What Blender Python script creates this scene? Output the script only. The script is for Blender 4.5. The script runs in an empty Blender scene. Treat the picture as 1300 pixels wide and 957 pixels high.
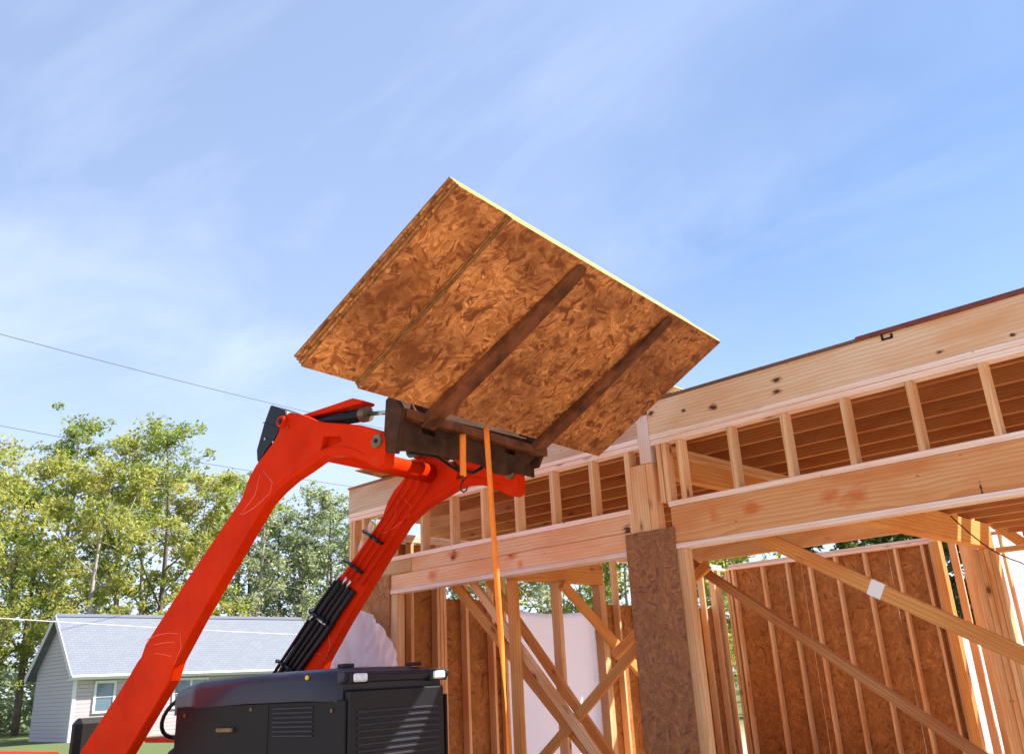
import bpy, bmesh, math, random
import numpy as np
from mathutils import Vector, Matrix, Quaternion
random.seed(7); rng = np.random.default_rng(11)
R = math.radians
scene = bpy.context.scene
COL = scene.collection

# ------------------------------------------------------------------ camera
EYE = Vector((0, 0, 1.5))
PX, PY = 650.0, 433.5
def _vp(vx, vy, f):
    v = Vector((vx - PX, vy - PY, f)); v.normalize(); return v
_A = (-613.0, 930.0); _V = (498.0, -2500.0)
FOC = math.sqrt(-((_A[0]-PX)*(_V[0]-PX) + (_A[1]-PY)*(_V[1]-PY)))
_up = _vp(_V[0], _V[1], FOC); _ax = -_vp(_A[0], _A[1], FOC); _ay = _up.cross(_ax)
ROT = Matrix((_ax, _ay, _up))                      # camera (right, down, forward) -> world
cam_d = bpy.data.cameras.new('camera'); cam = bpy.data.objects.new('camera', cam_d); COL.objects.link(cam)
scene.camera = cam
m = Matrix.Identity(4)
cr = ROT @ Vector((1, 0, 0)); cu = ROT @ Vector((0, -1, 0)); cb = ROT @ Vector((0, 0, -1))
for i in range(3):
    m[i][0], m[i][1], m[i][2], m[i][3] = cr[i], cu[i], cb[i], EYE[i]
cam.matrix_world = m
cam_d.sensor_fit = 'HORIZONTAL'; cam_d.sensor_width = 36; cam_d.lens = FOC/1300*36
cam_d.shift_y = -45/1300.0; cam_d.clip_start = .05; cam_d.clip_end = 3000

def ray(x, y): return ROT @ Vector(((x-PX)/FOC, (y-PY)/FOC, 1.0))
def on(x, y, n, p0):                               # pixel of the photograph -> point on a plane of the scene
    n = Vector(n); r = ray(x, y); return EYE + r*((Vector(p0)-EYE).dot(n)/n.dot(r))
def onX(x, y, X): return on(x, y, (1, 0, 0), (X, 0, 0))
def onY(x, y, Y): return on(x, y, (0, 1, 0), (0, Y, 0))
def onZ(x, y, Z): return on(x, y, (0, 0, 1), (0, 0, Z))

# ------------------------------------------------------------------ nodes
def new_mat(name):
    m = bpy.data.materials.new(name); m.use_nodes = True
    nt = m.node_tree; nt.nodes.clear()
    out = nt.nodes.new('ShaderNodeOutputMaterial'); b = nt.nodes.new('ShaderNodeBsdfPrincipled')
    nt.links.new(b.outputs[0], out.inputs[0]); return m, nt, b, out
def N(nt, t, **k):
    n = nt.nodes.new(t)
    for a, v in k.items():
        if a.startswith('i_'): n.inputs[int(a[2:])].default_value = v
        else: setattr(n, a, v)
    return n
def L(nt, a, b): nt.links.new(a, b)
def math_n(nt, op, a, b=None, c=None):
    n = N(nt, 'ShaderNodeMath', operation=op)
    for i, v in enumerate((a, b, c)):
        if v is None: continue
        if isinstance(v, (int, float)): n.inputs[i].default_value = v
        else: L(nt, v, n.inputs[i])
    return n.outputs[0]
def mix(nt, fac, a, b, mode='MIX'):
    n = N(nt, 'ShaderNodeMix', data_type='RGBA', blend_type=mode)
    for k, v in ((0, fac), (6, a), (7, b)):
        if isinstance(v, (int, float)): n.inputs[k].default_value = v
        elif isinstance(v, tuple): n.inputs[k].default_value = (*v[:3], 1)
        else: L(nt, v, n.inputs[k])
    return n.outputs[2]
def ramp(nt, fac, stops, interp='LINEAR'):
    n = N(nt, 'ShaderNodeValToRGB'); cr = n.color_ramp; cr.interpolation = interp
    while len(cr.elements) < len(stops): cr.elements.new(.5)
    for e, (p, c) in zip(cr.elements, stops):
        e.position = p; e.color = (*c, 1) if len(c) == 3 else c
    L(nt, fac, n.inputs[0]); return n.outputs[0]
def noise(nt, vec, scale, detail=3, rough=.55, dist=0.):
    n = N(nt, 'ShaderNodeTexNoise'); n.inputs['Scale'].default_value = scale
    n.inputs['Detail'].default_value = detail; n.inputs['Roughness'].default_value = rough
    n.inputs['Distortion'].default_value = dist
    L(nt, vec, n.inputs['Vector']); return n
def mapping(nt, vec, scale=(1, 1, 1), loc=(0, 0, 0), rot=(0, 0, 0)):
    n = N(nt, 'ShaderNodeMapping'); n.inputs['Scale'].default_value = scale
    n.inputs['Location'].default_value = loc; n.inputs['Rotation'].default_value = rot
    L(nt, vec, n.inputs[0]); return n.outputs[0]
def bump(nt, b, h, strength=.3, dist=.002):
    n = N(nt, 'ShaderNodeBump'); n.inputs['Strength'].default_value = strength
    n.inputs['Distance'].default_value = dist; L(nt, h, n.inputs['Height']); L(nt, n.outputs[0], b.inputs['Normal'])

def pine(name, light, dark, knots=(), stains=(), gen_knots=True, var=.12, stain_col=(.58, .14, .03)):
    """sawn softwood; grain runs along the board's own X axis"""
    m, nt, b, out = new_mat(name)
    tc = N(nt, 'ShaderNodeTexCoord'); oi = N(nt, 'ShaderNodeObjectInfo'); obj = tc.outputs['Object']
    off = N(nt, 'ShaderNodeVectorMath', operation='SCALE'); off.inputs[0].default_value = (9.0, .25, .17)
    L(nt, oi.outputs['Random'], off.inputs['Scale'])
    add = N(nt, 'ShaderNodeVectorMath', operation='ADD'); L(nt, obj, add.inputs[0]); L(nt, off.outputs[0], add.inputs[1])
    v = add.outputs[0]
    wob = noise(nt, mapping(nt, v, (.9, 5, 5)), 1.0, 2)
    wv = N(nt, 'ShaderNodeVectorMath', operation='SUBTRACT'); L(nt, wob.outputs['Color'], wv.inputs[0]); wv.inputs[1].default_value = (.5, .5, .5)
    ws = N(nt, 'ShaderNodeVectorMath', operation='MULTIPLY'); L(nt, wv.outputs[0], ws.inputs[0]); ws.inputs[1].default_value = (0, .07, .07)
    wa = N(nt, 'ShaderNodeVectorMath', operation='ADD'); L(nt, v, wa.inputs[0]); L(nt, ws.outputs[0], wa.inputs[1])
    wave = N(nt, 'ShaderNodeTexWave', wave_type='RINGS', rings_direction='X', wave_profile='SAW')
    wave.inputs['Scale'].default_value = 16; wave.inputs['Distortion'].default_value = 1.2
    wave.inputs['Detail'].default_value = 2; wave.inputs['Detail Scale'].default_value = 1.5
    L(nt, mapping(nt, wa.outputs[0], (.12, 1, 1), (0, .11, .06)), wave.inputs['Vector'])
    fib = noise(nt, mapping(nt, v, (3, 140, 140)), 1.0, 3, .6)
    blot = noise(nt, mapping(nt, v, (1.5, 6, 6)), 1.0, 3)
    ring = math_n(nt, 'POWER', wave.outputs['Fac'], 2.2)
    c = mix(nt, math_n(nt, 'MULTIPLY', ring, .85), light, tuple(x*.9 for x in dark))
    c = mix(nt, math_n(nt, 'MULTIPLY', math_n(nt, 'SUBTRACT', fib.outputs['Fac'], .35), .45), c, tuple(x*.72 for x in dark))
    c = mix(nt, ramp(nt, blot.outputs['Fac'], [(.44, (0, 0, 0)), (.70, (.8, .8, .8))]), c, tuple(x*y for x, y in zip(dark, (1.0, .78, .6))))
    if gen_knots:
        vo = N(nt, 'ShaderNodeTexVoronoi'); vo.inputs['Scale'].default_value = 1.0
        L(nt, mapping(nt, v, (2.6, 7, 5)), vo.inputs['Vector'])
        kn = ramp(nt, vo.outputs['Distance'], [(.05, (1, 1, 1)), (.085, (.45, .45, .45)), (.17, (0, 0, 0))])
        c = mix(nt, kn, c, (.16, .065, .025))
    for lst, col, soft in ((knots, (.085, .035, .016), .75), (stains, stain_col, .0)):
        for (kx, ky, rx, ry) in lst:
            d = N(nt, 'ShaderNodeVectorMath', operation='SUBTRACT'); L(nt, obj, d.inputs[0]); d.inputs[1].default_value = (kx, ky, 0)
            s = N(nt, 'ShaderNodeVectorMath', operation='MULTIPLY'); L(nt, d.outputs[0], s.inputs[0]); s.inputs[1].default_value = (1/rx, 1/ry, 0)
            ln = N(nt, 'ShaderNodeVectorMath', operation='LENGTH'); L(nt, s.outputs[0], ln.inputs[0])
            nz = noise(nt, mapping(nt, obj, (18, 60, 30)), 1.0 if soft else .45, 5)
            rr = math_n(nt, 'ADD', ln.outputs['Value'], math_n(nt, 'MULTIPLY', math_n(nt, 'SUBTRACT', nz.outputs['Fac'], .5), 1.7 if soft else 2.6))
            k = ramp(nt, rr, [(.45, (1, 1, 1)), (.62, (.45, .45, .45)), (.8, (.3, .3, .3)), (1.0, (0, 0, 0))] if soft else [(.1, (.8, .8, .8)), (1.1, (0, 0, 0))])
            c = mix(nt, k, c, col)
    nv = N(nt, 'ShaderNodeTexVoronoi'); nv.inputs['Scale'].default_value = 1.0
    L(nt, mapping(nt, v, (5.5, 13, 13)), nv.inputs['Vector'])
    c = mix(nt, ramp(nt, nv.outputs['Distance'], [(.045, (.75, .75, .75)), (.06, (0, 0, 0))]), c, (.10, .06, .04))
    br = math_n(nt, 'ADD', math_n(nt, 'MULTIPLY', oi.outputs['Random'], 2*var), 1-var)
    hs = N(nt, 'ShaderNodeHueSaturation'); L(nt, br, hs.inputs['Value']); L(nt, c, hs.inputs['Color'])
    L(nt, hs.outputs[0], b.inputs['Base Color']); b.inputs['Roughness'].default_value = .72
    b.inputs['Specular IOR Level'].default_value = .25
    bump(nt, b, fib.outputs['Fac'], .35, .0015)
    return m

def osb(name, light, mid, dark, scale=1.0, stain=.5):
    """pressed strand board, strands in the board's own XY plane, every which way"""
    m, nt, b, out = new_mat(name)
    tc = N(nt, 'ShaderNodeTexCoord'); v = tc.outputs['Object']
    oi = N(nt, 'ShaderNodeObjectInfo')
    off = N(nt, 'ShaderNodeVectorMath', operation='SCALE'); off.inputs[0].default_value = (7.3, 5.1, 0); L(nt, oi.outputs['Random'], off.inputs['Scale'])
    add = N(nt, 'ShaderNodeVectorMath', operation='ADD'); L(nt, v, add.inputs[0]); L(nt, off.outputs[0], add.inputs[1])
    wn = noise(nt, add.outputs[0], 9*scale, 2)
    wv = N(nt, 'ShaderNodeVectorMath', operation='SCALE'); L(nt, wn.outputs['Color'], wv.inputs[0]); wv.inputs['Scale'].default_value = .018/scale
    ad2 = N(nt, 'ShaderNodeVectorMath', operation='ADD'); L(nt, add.outputs[0], ad2.inputs[0]); L(nt, wv.outputs[0], ad2.inputs[1])
    cols = []; facs = []
    for k, (cs, sx, sy) in enumerate(((9, 7, 40), (13, 9, 55))):
        big = N(nt, 'ShaderNodeTexVoronoi'); big.inputs['Scale'].default_value = cs*scale
        L(nt, mapping(nt, ad2.outputs[0], (1, 1, .2), (k*3.3, k*1.7, 0)), big.inputs['Vector'])
        sep = N(nt, 'ShaderNodeSeparateColor'); L(nt, big.outputs['Color'], sep.inputs[0])
        vr = N(nt, 'ShaderNodeVectorRotate', rotation_type='Z_AXIS'); L(nt, ad2.outputs[0], vr.inputs['Vector'])
        L(nt, math_n(nt, 'MULTIPLY', sep.outputs[0], 6.28), vr.inputs['Angle'])
        fine = N(nt, 'ShaderNodeTexVoronoi'); fine.inputs['Scale'].default_value = scale
        L(nt, mapping(nt, vr.outputs[0], (sx, sy, 20), (k*1.1, .7, 0)), fine.inputs['Vector'])
        s2 = N(nt, 'ShaderNodeSeparateColor'); L(nt, fine.outputs['Color'], s2.inputs[0])
        cols.append(ramp(nt, s2.outputs[0], [(0, dark), (.10, mid), (.5, tuple((x+y)/2 for x, y in zip(light, mid))), (.85, light), (1, tuple(x*1.18 for x in light))]))
        facs.append(s2.outputs[1])
        fb = noise(nt, mapping(nt, vr.outputs[0], (26, 210, 60)), scale, 3, .6)
        cols[-1] = mix(nt, ramp(nt, fb.outputs['Fac'], [(.40, (0, 0, 0)), (.68, (.75, .75, .75))]), cols[-1], tuple(x*.62 for x in mid))
        if k == 0: hfac = s2.outputs[2]
    c = mix(nt, math_n(nt, 'GREATER_THAN', facs[1], .5), cols[0], cols[1])
    fib = noise(nt, mapping(nt, ad2.outputs[0], (40, 40, 40)), scale, 4)
    c = mix(nt, math_n(nt, 'MULTIPLY', fib.outputs['Fac'], .35), c, tuple(x*.55 for x in mid))
    big = noise(nt, add.outputs[0], 2.2, 4, .6)
    c = mix(nt, ramp(nt, big.outputs['Fac'], [(.40, (0, 0, 0)), (.72, (stain, stain, stain))]), c, tuple(x*1.2 for x in dark))
    med = noise(nt, add.outputs[0], 9, 5, .65, .6)
    c = mix(nt, ramp(nt, med.outputs['Fac'], [(.54, (0, 0, 0)), (.62, (stain*1.1, stain*1.1, stain*1.1))]), c, tuple(x*1.6 for x in dark))
    L(nt, c, b.inputs['Base Color']); b.inputs['Roughness'].default_value = .62; b.inputs['Specular IOR Level'].default_value = .3
    bump(nt, b, hfac, .35, .002)
    return m

def plain(name, col, rough=.5, metal=0., nscale=0., namt=.0, coat=0., bumpy=0., spec=.5, dirt=None):
    m, nt, b, out = new_mat(name)
    tc = N(nt, 'ShaderNodeTexCoord')
    c = None
    if nscale:
        n = noise(nt, tc.outputs['Object'], nscale, 5, .65)
        fac = ramp(nt, n.outputs['Fac'], [(.35, (0, 0, 0)), (.7, (1, 1, 1))])
        c = mix(nt, fac, tuple(x*(1-namt) for x in col), dirt or tuple(min(1, x*(1+namt)) for x in col))
        L(nt, c, b.inputs['Base Color'])
        L(nt, math_n(nt, 'ADD', math_n(nt, 'MULTIPLY', n.outputs['Fac'], .3), max(0, rough-.15)), b.inputs['Roughness'])
        if bumpy: bump(nt, b, n.outputs['Fac'], bumpy, .004)
    else:
        b.inputs['Base Color'].default_value = (*col, 1); b.inputs['Roughness'].default_value = rough
    b.inputs['Metallic'].default_value = metal; b.inputs['Coat Weight'].default_value = coat
    b.inputs['Coat Roughness'].default_value = .15; b.inputs['Specular IOR Level'].default_value = spec
    return m

CREAM = (.66, .49, .33); CREAMD = (.50, .31, .17)
M = {}
M['pine'] = pine('pine', (.78, .50, .28), (.60, .30, .12))
M['pale'] = pine('pale_pine', (.86, .70, .62), (.72, .53, .43), gen_knots=True)
M['warm'] = pine('warm_pine', (.68, .33, .10), (.52, .19, .045))
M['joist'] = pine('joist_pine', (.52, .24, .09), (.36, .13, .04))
M['osb'] = osb('strand_board', (.90, .42, .15), (.46, .145, .036), (.11, .030, .008), scale=1.05, stain=.9)
M['osb_dark'] = osb('weathered_strand_board', (.46, .20, .075), (.30, .115, .045), (.12, .05, .025), scale=1.25, stain=.3)
M['osb_wall'] = osb('wall_strand_board', (.56, .24, .07), (.38, .14, .035), (.15, .048, .012), scale=.8)
M['osb_edge'] = plain('strand_board_edge', (.62, .46, .20), .75, nscale=40, namt=.25)
M['red'] = plain('orange_red_paint', (.70, .026, .001), .5, nscale=2.5, namt=.05, coat=.0, spec=.10, dirt=(.64, .03, .003))
def paint():
    m, nt, b, out = new_mat('orange_red_paint'); tc = N(nt, 'ShaderNodeTexCoord'); v = tc.outputs['Object']
    a = noise(nt, v, 1.8, 5, .6); d = noise(nt, mapping(nt, v, (1, 1, 1), (3, 1, 2)), 7, 7, .75, .4); sc = noise(nt, mapping(nt, v, (90, 90, 9), (0, 0, 0), (0, R(45), 0)), 1, 2)
    c = mix(nt, ramp(nt, a.outputs['Fac'], [(.35, (0, 0, 0)), (.68, (1, 1, 1))]), (.52, .019, .001), (.70, .034, .003))
    c = mix(nt, ramp(nt, d.outputs['Fac'], [(.56, (0, 0, 0)), (.78, (.55, .55, .55))]), c, (.30, .09, .035))
    c = mix(nt, ramp(nt, sc.outputs['Fac'], [(.74, (0, 0, 0)), (.80, (.5, .5, .5))]), c, (.75, .20, .10))
    L(nt, c, b.inputs['Base Color']); b.inputs['Specular IOR Level'].default_value = .03
    L(nt, math_n(nt, 'ADD', math_n(nt, 'MULTIPLY', d.outputs['Fac'], .35), .28), b.inputs['Roughness']); bump(nt, b, d.outputs['Fac'], .12, .002); return m
M['red'] = paint()
M['bead'] = plain('bead_highlight_red', (.85, .16, .09), .4)  # lighter red paints a highlight along the weld beads
M['rust'] = plain('dirty_brown_steel', (.060, .024, .010), .7, metal=.1, nscale=7, namt=.6, bumpy=.3, spec=.2)
M['fork'] = plain('fork_steel', (.15, .050, .020), .6, metal=.1, nscale=6, namt=.65, bumpy=.2, spec=.25)
M['pin'] = plain('pin_steel', (.20, .13, .07), .5, metal=.5, nscale=30, namt=.3)
M['black'] = plain('black_plastic', (.008, .009, .013), .42, spec=.3)
M['rubber'] = plain('rubber', (.010, .009, .009), .6, spec=.25)
M['hood'] = plain('dark_hood_paint', (.020, .018, .034), .42, coat=.15, spec=.3)
M['panel'] = plain('black_panel', (.010, .010, .012), .55, spec=.2)
M['steel'] = plain('bright_steel', (.6, .6, .58), .25, metal=.9)
M['chrome'] = plain('piston_rod', (.42, .62, .52), .18, metal=.9)
M['strap'] = plain('orange_webbing', (.95, .24, .02), .7, nscale=60, namt=.12)
M['sidingA'] = None

# ------------------------------------------------------------------ building blocks
def setp(o, label=None, cat=None, group=None, kind=None):
    if label: o['label'] = label
    if cat: o['category'] = cat
    if group: o['group'] = group
    if kind: o['kind'] = kind
    return o
def empty(name, loc=(0, 0, 0), rz=0, label=None, cat=None, group=None):
    o = bpy.data.objects.new(name, None); COL.objects.link(o)
    o.location = loc; o.rotation_euler = (0, 0, rz); o.empty_display_size = .2
    return setp(o, label, cat, group)
def mk(name, me_or_bm, mats, parent=None, mat4=None, smooth=False):
    if isinstance(me_or_bm, bmesh.types.BMesh):
        me = bpy.data.meshes.new(name); me_or_bm.to_mesh(me); me_or_bm.free()
    else: me = me_or_bm
    if not isinstance(mats, (list, tuple)): mats = [mats]
    for x in mats: me.materials.append(x)
    if smooth:
        for p in me.polygons: p.use_smooth = True
    o = bpy.data.objects.new(name, me); COL.objects.link(o)
    if parent: o.parent = parent
    if mat4 is not None: o.matrix_local = mat4
    return o
def inv_of(parent):                                  # every parent here only moves and turns about Z
    chain = Matrix.Identity(4); p = parent
    while p is not None:
        loc = Matrix.Translation(p.location) @ p.rotation_euler.to_matrix().to_4x4()
        chain = loc @ chain; p = p.parent
    return chain.inverted()
def box_bm(sx, sy, sz, bev=.0):
    bm = bmesh.new(); bmesh.ops.create_cube(bm, size=1)
    bmesh.ops.scale(bm, vec=(sx, sy, sz), verts=bm.verts)
    if bev: bmesh.ops.bevel(bm, geom=list(bm.edges), offset=bev, segments=1, affect='EDGES')
    return bm
def frame(p0, p1, up):
    x = (Vector(p1)-Vector(p0)).normalized(); z = Vector(up); z = (z - x*z.dot(x)).normalized(); y = z.cross(x)
    mt = Matrix.Identity(4)
    for i in range(3): mt[i][0], mt[i][1], mt[i][2] = x[i], y[i], z[i]
    c = (Vector(p0)+Vector(p1))/2
    mt.translation = c; return mt
def board(name, p0, p1, w, t, nrm, mat, parent, bev=.0025, world=True):
    """board from p0 to p1 (centre line); t is its thickness along nrm, w its width across"""
    Ln = (Vector(p1)-Vector(p0)).length
    mt = frame(p0, p1, nrm)
    if parent is not None and world: mt = inv_of(parent) @ mt
    return mk(name, box_bm(Ln, w, t, bev), mat, parent, mt)
def abox(name, a, b, mat, parent=None, bev=.0025, axis='X', thin='Y'):
    """axis-aligned board between two corners, grain along `axis`, wide face normal to `thin`"""
    a = Vector(a); b = Vector(b); c = (a+b)/2; s = Vector([abs(b[i]-a[i]) for i in range(3)])
    ex = {'X': Vector((1, 0, 0)), 'Y': Vector((0, 1, 0)), 'Z': Vector((0, 0, 1))}
    ia = 'XYZ'.index(axis); it = 'XYZ'.index(thin); iw = 3-ia-it
    x = ex[axis]; z = ex[thin]
    return board(name, c-x*s[ia]/2, c+x*s[ia]/2, s[iw], s[it], z, mat, parent, bev)
def tube_bm(pts, rad, seg=8, bm=None, caps=True):
    bm = bm or bmesh.new(); pts = [Vector(p) for p in pts]
    if isinstance(rad, (int, float)): rad = [rad]*len(pts)
    rings = []; prev = None
    for i, p in enumerate(pts):
        d = (pts[min(i+1, len(pts)-1)] - pts[max(i-1, 0)]).normalized()
        if prev is None:
            a = Vector((0, 0, 1)) if abs(d.z) < .9 else Vector((1, 0, 0)); n = a.cross(d).normalized()
        else:
            n = (prev - d*prev.dot(d)).normalized()
        prev = n; b2 = d.cross(n)
        rings.append([bm.verts.new(p + (n*math.cos(2*math.pi*k/seg)+b2*math.sin(2*math.pi*k/seg))*rad[i]) for k in range(seg)])
    for r0, r1 in zip(rings, rings[1:]):
        for k in range(seg): bm.faces.new((r0[k], r0[(k+1) % seg], r1[(k+1) % seg], r1[k]))
    if caps:
        bm.faces.new(list(reversed(rings[0]))); bm.faces.new(rings[-1])
    return bm
def tube(name, pts, rad, mat, parent, seg=8, world=True, smooth=True):
    if parent is not None and world:
        iv = inv_of(parent); pts = [iv @ Vector(p) for p in pts]
    return mk(name, tube_bm(pts, rad, seg), mat, parent, smooth=smooth)
def prism_bm(poly, y0, y1, bev=0.):
    """outline in local XZ extruded along local Y"""
    bm = bmesh.new()
    a = [bm.verts.new((x, y0, z)) for x, z in poly]; b = [bm.verts.new((x, y1, z)) for x, z in poly]
    n = len(poly); bm.faces.new(a); bm.faces.new(list(reversed(b)))
    for i in range(n): bm.faces.new((a[i], b[i], b[(i+1) % n], a[(i+1) % n]))
    bmesh.ops.recalc_face_normals(bm, faces=bm.faces)
    if bev: bmesh.ops.bevel(bm, geom=list(bm.edges), offset=bev, segments=2, affect='EDGES', clamp_overlap=True)
    return bm
def addbox(bm, a, b):
    a = Vector(a); b = Vector(b)
    r = bmesh.ops.create_cube(bm, size=1, matrix=Matrix.Translation((a+b)/2) @ Matrix.Diagonal((*[abs(b[i]-a[i]) for i in range(3)], 1)))
    return bm

# ------------------------------------------------------------------ ground
def ground():
    m, nt, b, out = new_mat('site_ground')
    tc = N(nt, 'ShaderNodeTexCoord'); v = tc.outputs['Object']
    n1 = noise(nt, v, .35, 6, .65); n2 = noise(nt, v, 14, 5, .7); n3 = noise(nt, v, .05, 3)
    dirt = mix(nt, n2.outputs['Fac'], (.40, .30, .21), (.58, .46, .34))
    dirt = mix(nt, ramp(nt, n1.outputs['Fac'], [(.35, (0, 0, 0)), (.7, (1, 1, 1))]), dirt, (.46, .34, .23))
    grass = mix(nt, n2.outputs['Fac'], (.05, .085, .02), (.12, .15, .04))
    sp = N(nt, 'ShaderNodeVectorMath', operation='LENGTH'); L(nt, v, sp.inputs[0])
    d = math_n(nt, 'ADD', sp.outputs['Value'], math_n(nt, 'MULTIPLY', n3.outputs['Fac'], 14))
    f = N(nt, 'ShaderNodeMapRange'); L(nt, d, f.inputs[0]); f.inputs[1].default_value = 28; f.inputs[2].default_value = 38
    L(nt, mix(nt, f.outputs[0], dirt, grass), b.inputs['Base Color']); b.inputs['Roughness'].default_value = .95
    bump(nt, b, n2.outputs['Fac'], .6, .02)
    bm = bmesh.new(); bmesh.ops.create_grid(bm, x_segments=60, y_segments=60, size=900)
    o = mk('ground', bm, m); setp(o, 'pale packed dirt of the building site, grass farther off', None, None, 'structure')
ground()
# unseen floor of the new house, plywood colour chosen to bounce warm light inside
slab_m = plain('plywood_floor', (.66, .46, .27), .8, nscale=6, namt=.2, bumpy=.2)
o = mk('floor_slab', box_bm(10.6, 9.2, .12, .01), slab_m, None, Matrix.Translation((-1.9, 9.8, .06)))
setp(o, kind='structure'); o['label'] = 'pale plywood floor under the timber frame'

# ------------------------------------------------------------------ the timber frame
BD = empty('house_frame', (-4, 5.17, 0), 0, 'unfinished timber house frame of pale studs, beams and strand board', 'house frame')
FY = 5.17; DEP = .089; XR = 2.6
# rim boards with their big dark knots  (knot: x, y in the board's own frame; metres)
def rimboard(x0, x1, knots, mat_l, mat_d, stains=()):
    cx = (x0+x1)/2; cz = (3.096+3.335)/2
    # board frame: X = +X, thin normal = -Y  -> local Y = z cross x = (-Y)x(X) = +Z
    mat = pine('rim_pine', mat_l, mat_d, [(kx-cx, kz-cz, rx, ry) for kx, kz, rx, ry in knots], [(kx-cx, kz-cz, rx, ry) for kx, kz, rx, ry in stains], gen_knots=False)
    board('rim_board', (x0, FY+.019, cz), (x1, FY+.019, cz), .239, .038, (0, -1, 0), mat, BD)
def fz(px, py): p = onY(px, py, FY); return p.x, p.z
kn = []
for px, py, rx, ry in ((986, 482, .030, .017), (986, 497, .026, .015), (905.5, 517, .026, .018), (868, 521, .018, .012), (826, 525, .022, .016), (1193, 447, .022, .008), (1285, 425, .012, .008)):
    a, b_ = fz(px, py); kn.append((a, b_, rx*1.7, ry*1.7))
rimboard(-3.54, XR, kn, (.70, .51, .35), (.56, .36, .21))
rimboard(-7.14, -3.64, [], (.68, .50, .36), (.54, .35, .22))
# square dark iron strap nailed over the rim board
a, b_ = fz(1126, 427)
bm = bmesh.new(); s = .034
for q in ((-s, -s*.7, s, -s*.7+.010), (-s, s*.7-.010, s*1.3, s*.7), (-s, -s*.7, -s+.012, s*.7), (s-.012, -s*.7, s, s*.15)):
    addbox(bm, (q[0], -.006, q[1]), (q[2], 0, q[3]))
mk('iron_strap', bm, M['rubber'], BD, inv_of(BD) @ Matrix.Translation((a, FY-.001, b_+.004)))
# top plates
for x0, x1 in ((-7.14, -3.64), (-3.54, XR)):
    abox('top_plate', (x0, FY-.004, 3.058), (x1, FY+DEP, 3.094), M['pale'], BD)
    abox('top_plate', (x0, FY+.002, 3.020), (x1, FY+DEP+.002, 3.0565), M['pale'], BD)
    abox('window_sill_plate', (x0 if x0 < -5 else -3.44, FY-.003, 2.567), (x1 if x1 > 0 else -3.76, FY+DEP, 2.604), M['pale'], BD)
# headers
def header(x0, x1, z0, z1, stains, l, d, knots=(), dy=0.):
    cx = (x0+x1)/2; cz = (z0+z1)/2
    mat = pine('header_pine', l, d, [(a-cx, c-cz, rx, ry) for a, c, rx, ry in knots], [(a-cx, c-cz, rx, ry) for a, c, rx, ry in stains], gen_knots=False)
    board('header_beam', (x0, FY+.044+dy, cz), (x1, FY+.044+dy, cz), z1-z0, .085, (0, -1, 0), mat, BD)
st = [(*fz(1088, 630), .11, .075), (*fz(1055, 628), .10, .05), (*fz(953, 645), .09, .06), (*fz(905, 652), .05, .05)]
header(-3.43, XR, 2.3165, 2.566, st, (.76, .40, .18), (.60, .25, .09), [(*fz(1246, 622), .008, .055)])
header(-6.19, -3.77, 2.446, 2.566, [(*fz(576, 703), .10, .03)], (.78, .46, .27), (.62, .31, .15), [(*fz(576, 705), .05, .05), (*fz(724, 695), .055, .05), (*fz(797, 673), .05, .05)])
header(-6.485, -3.77, 2.3165, 2.444, [(*fz(549, 731), .08, .06), (*fz(649, 706), .1, .04), (*fz(660, 716), .05, .06)], (.78, .47, .29), (.64, .34, .18), [(*fz(648, 705), .04, .02)], dy=.002)
header(-7.12, -6.195, 2.448, 2.566, [], (.64, .42, .22), (.5, .28, .12), dy=.001)
abox('header_plate', (-6.485, FY-.006, 2.280), (-3.80, FY+.10, 2.3145), M['pale'], BD)
abox('header_plate', (-3.42, FY-.006, 2.280), (XR, FY+.10, 2.3145), M['pale'], BD)
# clerestory studs
for x in (-1.322, -1.726, -2.128, -2.532, -2.923, -3.329, -.918, -.512, -.1, .3, .71, 1.11, 1.5, -4.12, -4.52, -4.905, -5.295, -5.68, -6.07, -6.52):
    abox('stud', (x, FY+.001, 2.605), (x+.038, FY+DEP-.001, 3.0195), M['pine'], BD, axis='Z', thin='X')
for x in (-3.50, -3.455):
    abox('stud', (x, FY+.003, 2.605), (x+.036, FY+DEP, 3.0195), M['pine'], BD, axis='Z', thin='X')
# post between the two bays
for x, d in ((-3.785, .0), (-3.735, -.004), (-3.60, -.002)):
    abox('post', (x, FY+d, .12), (x+(.047 if x < -3.77 else (.132 if x < -3.7 else .058)), FY+DEP, 3.0195 if x < -3.77 else 2.90), M['pine'], BD, axis='Z', thin='Y')
abox('post', (-3.638, FY-.008, 2.902), (-3.541, FY+.08, 3.25), M['pale'], BD, axis='Z', thin='Y')
abox('post', (-3.425, FY+.004, .12), (-3.355, FY+.095, 2.279), M['pine'], BD, axis='Z', thin='Y')
abox('post', (-6.484, FY+.004, .12), (-6.405, FY+.095, 2.279), M['pine'], BD, axis='Z', thin='Y')
# strand board on the posts
def panel(a, b, mat, name='wall_sheathing', thin='Y', axis='Z', tilt=None):
    return abox(name, a, b, mat, BD, bev=.001, axis=axis, thin=thin)
o = panel((-3.822, FY-.018, .15), (-3.412, FY-.0065, 2.428), M['osb_dark']); o['label'] = 'dark weathered strand board strip'
panel((-7.125, FY-.014, .15), (-6.488, FY-.0065, 2.446), M['osb_wall'])
for x in (-7.12, -7.075, -6.93, -6.58):
    abox('stud', (x, FY+.002, .12), (x+.038, FY+DEP, 2.446), M['pine'], BD, axis='Z', thin='X')
    if x < -6.9: abox('stud', (x, FY+.002, 2.605), (x+.038, FY+DEP, 3.0195), M['pine'], BD, axis='Z', thin='X')
board('brace', (-7.05, FY+.06, 2.72), (-6.84, FY+.06, 2.98), .05, .036, (0, 1, 0), M['pale'], BD)
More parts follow.
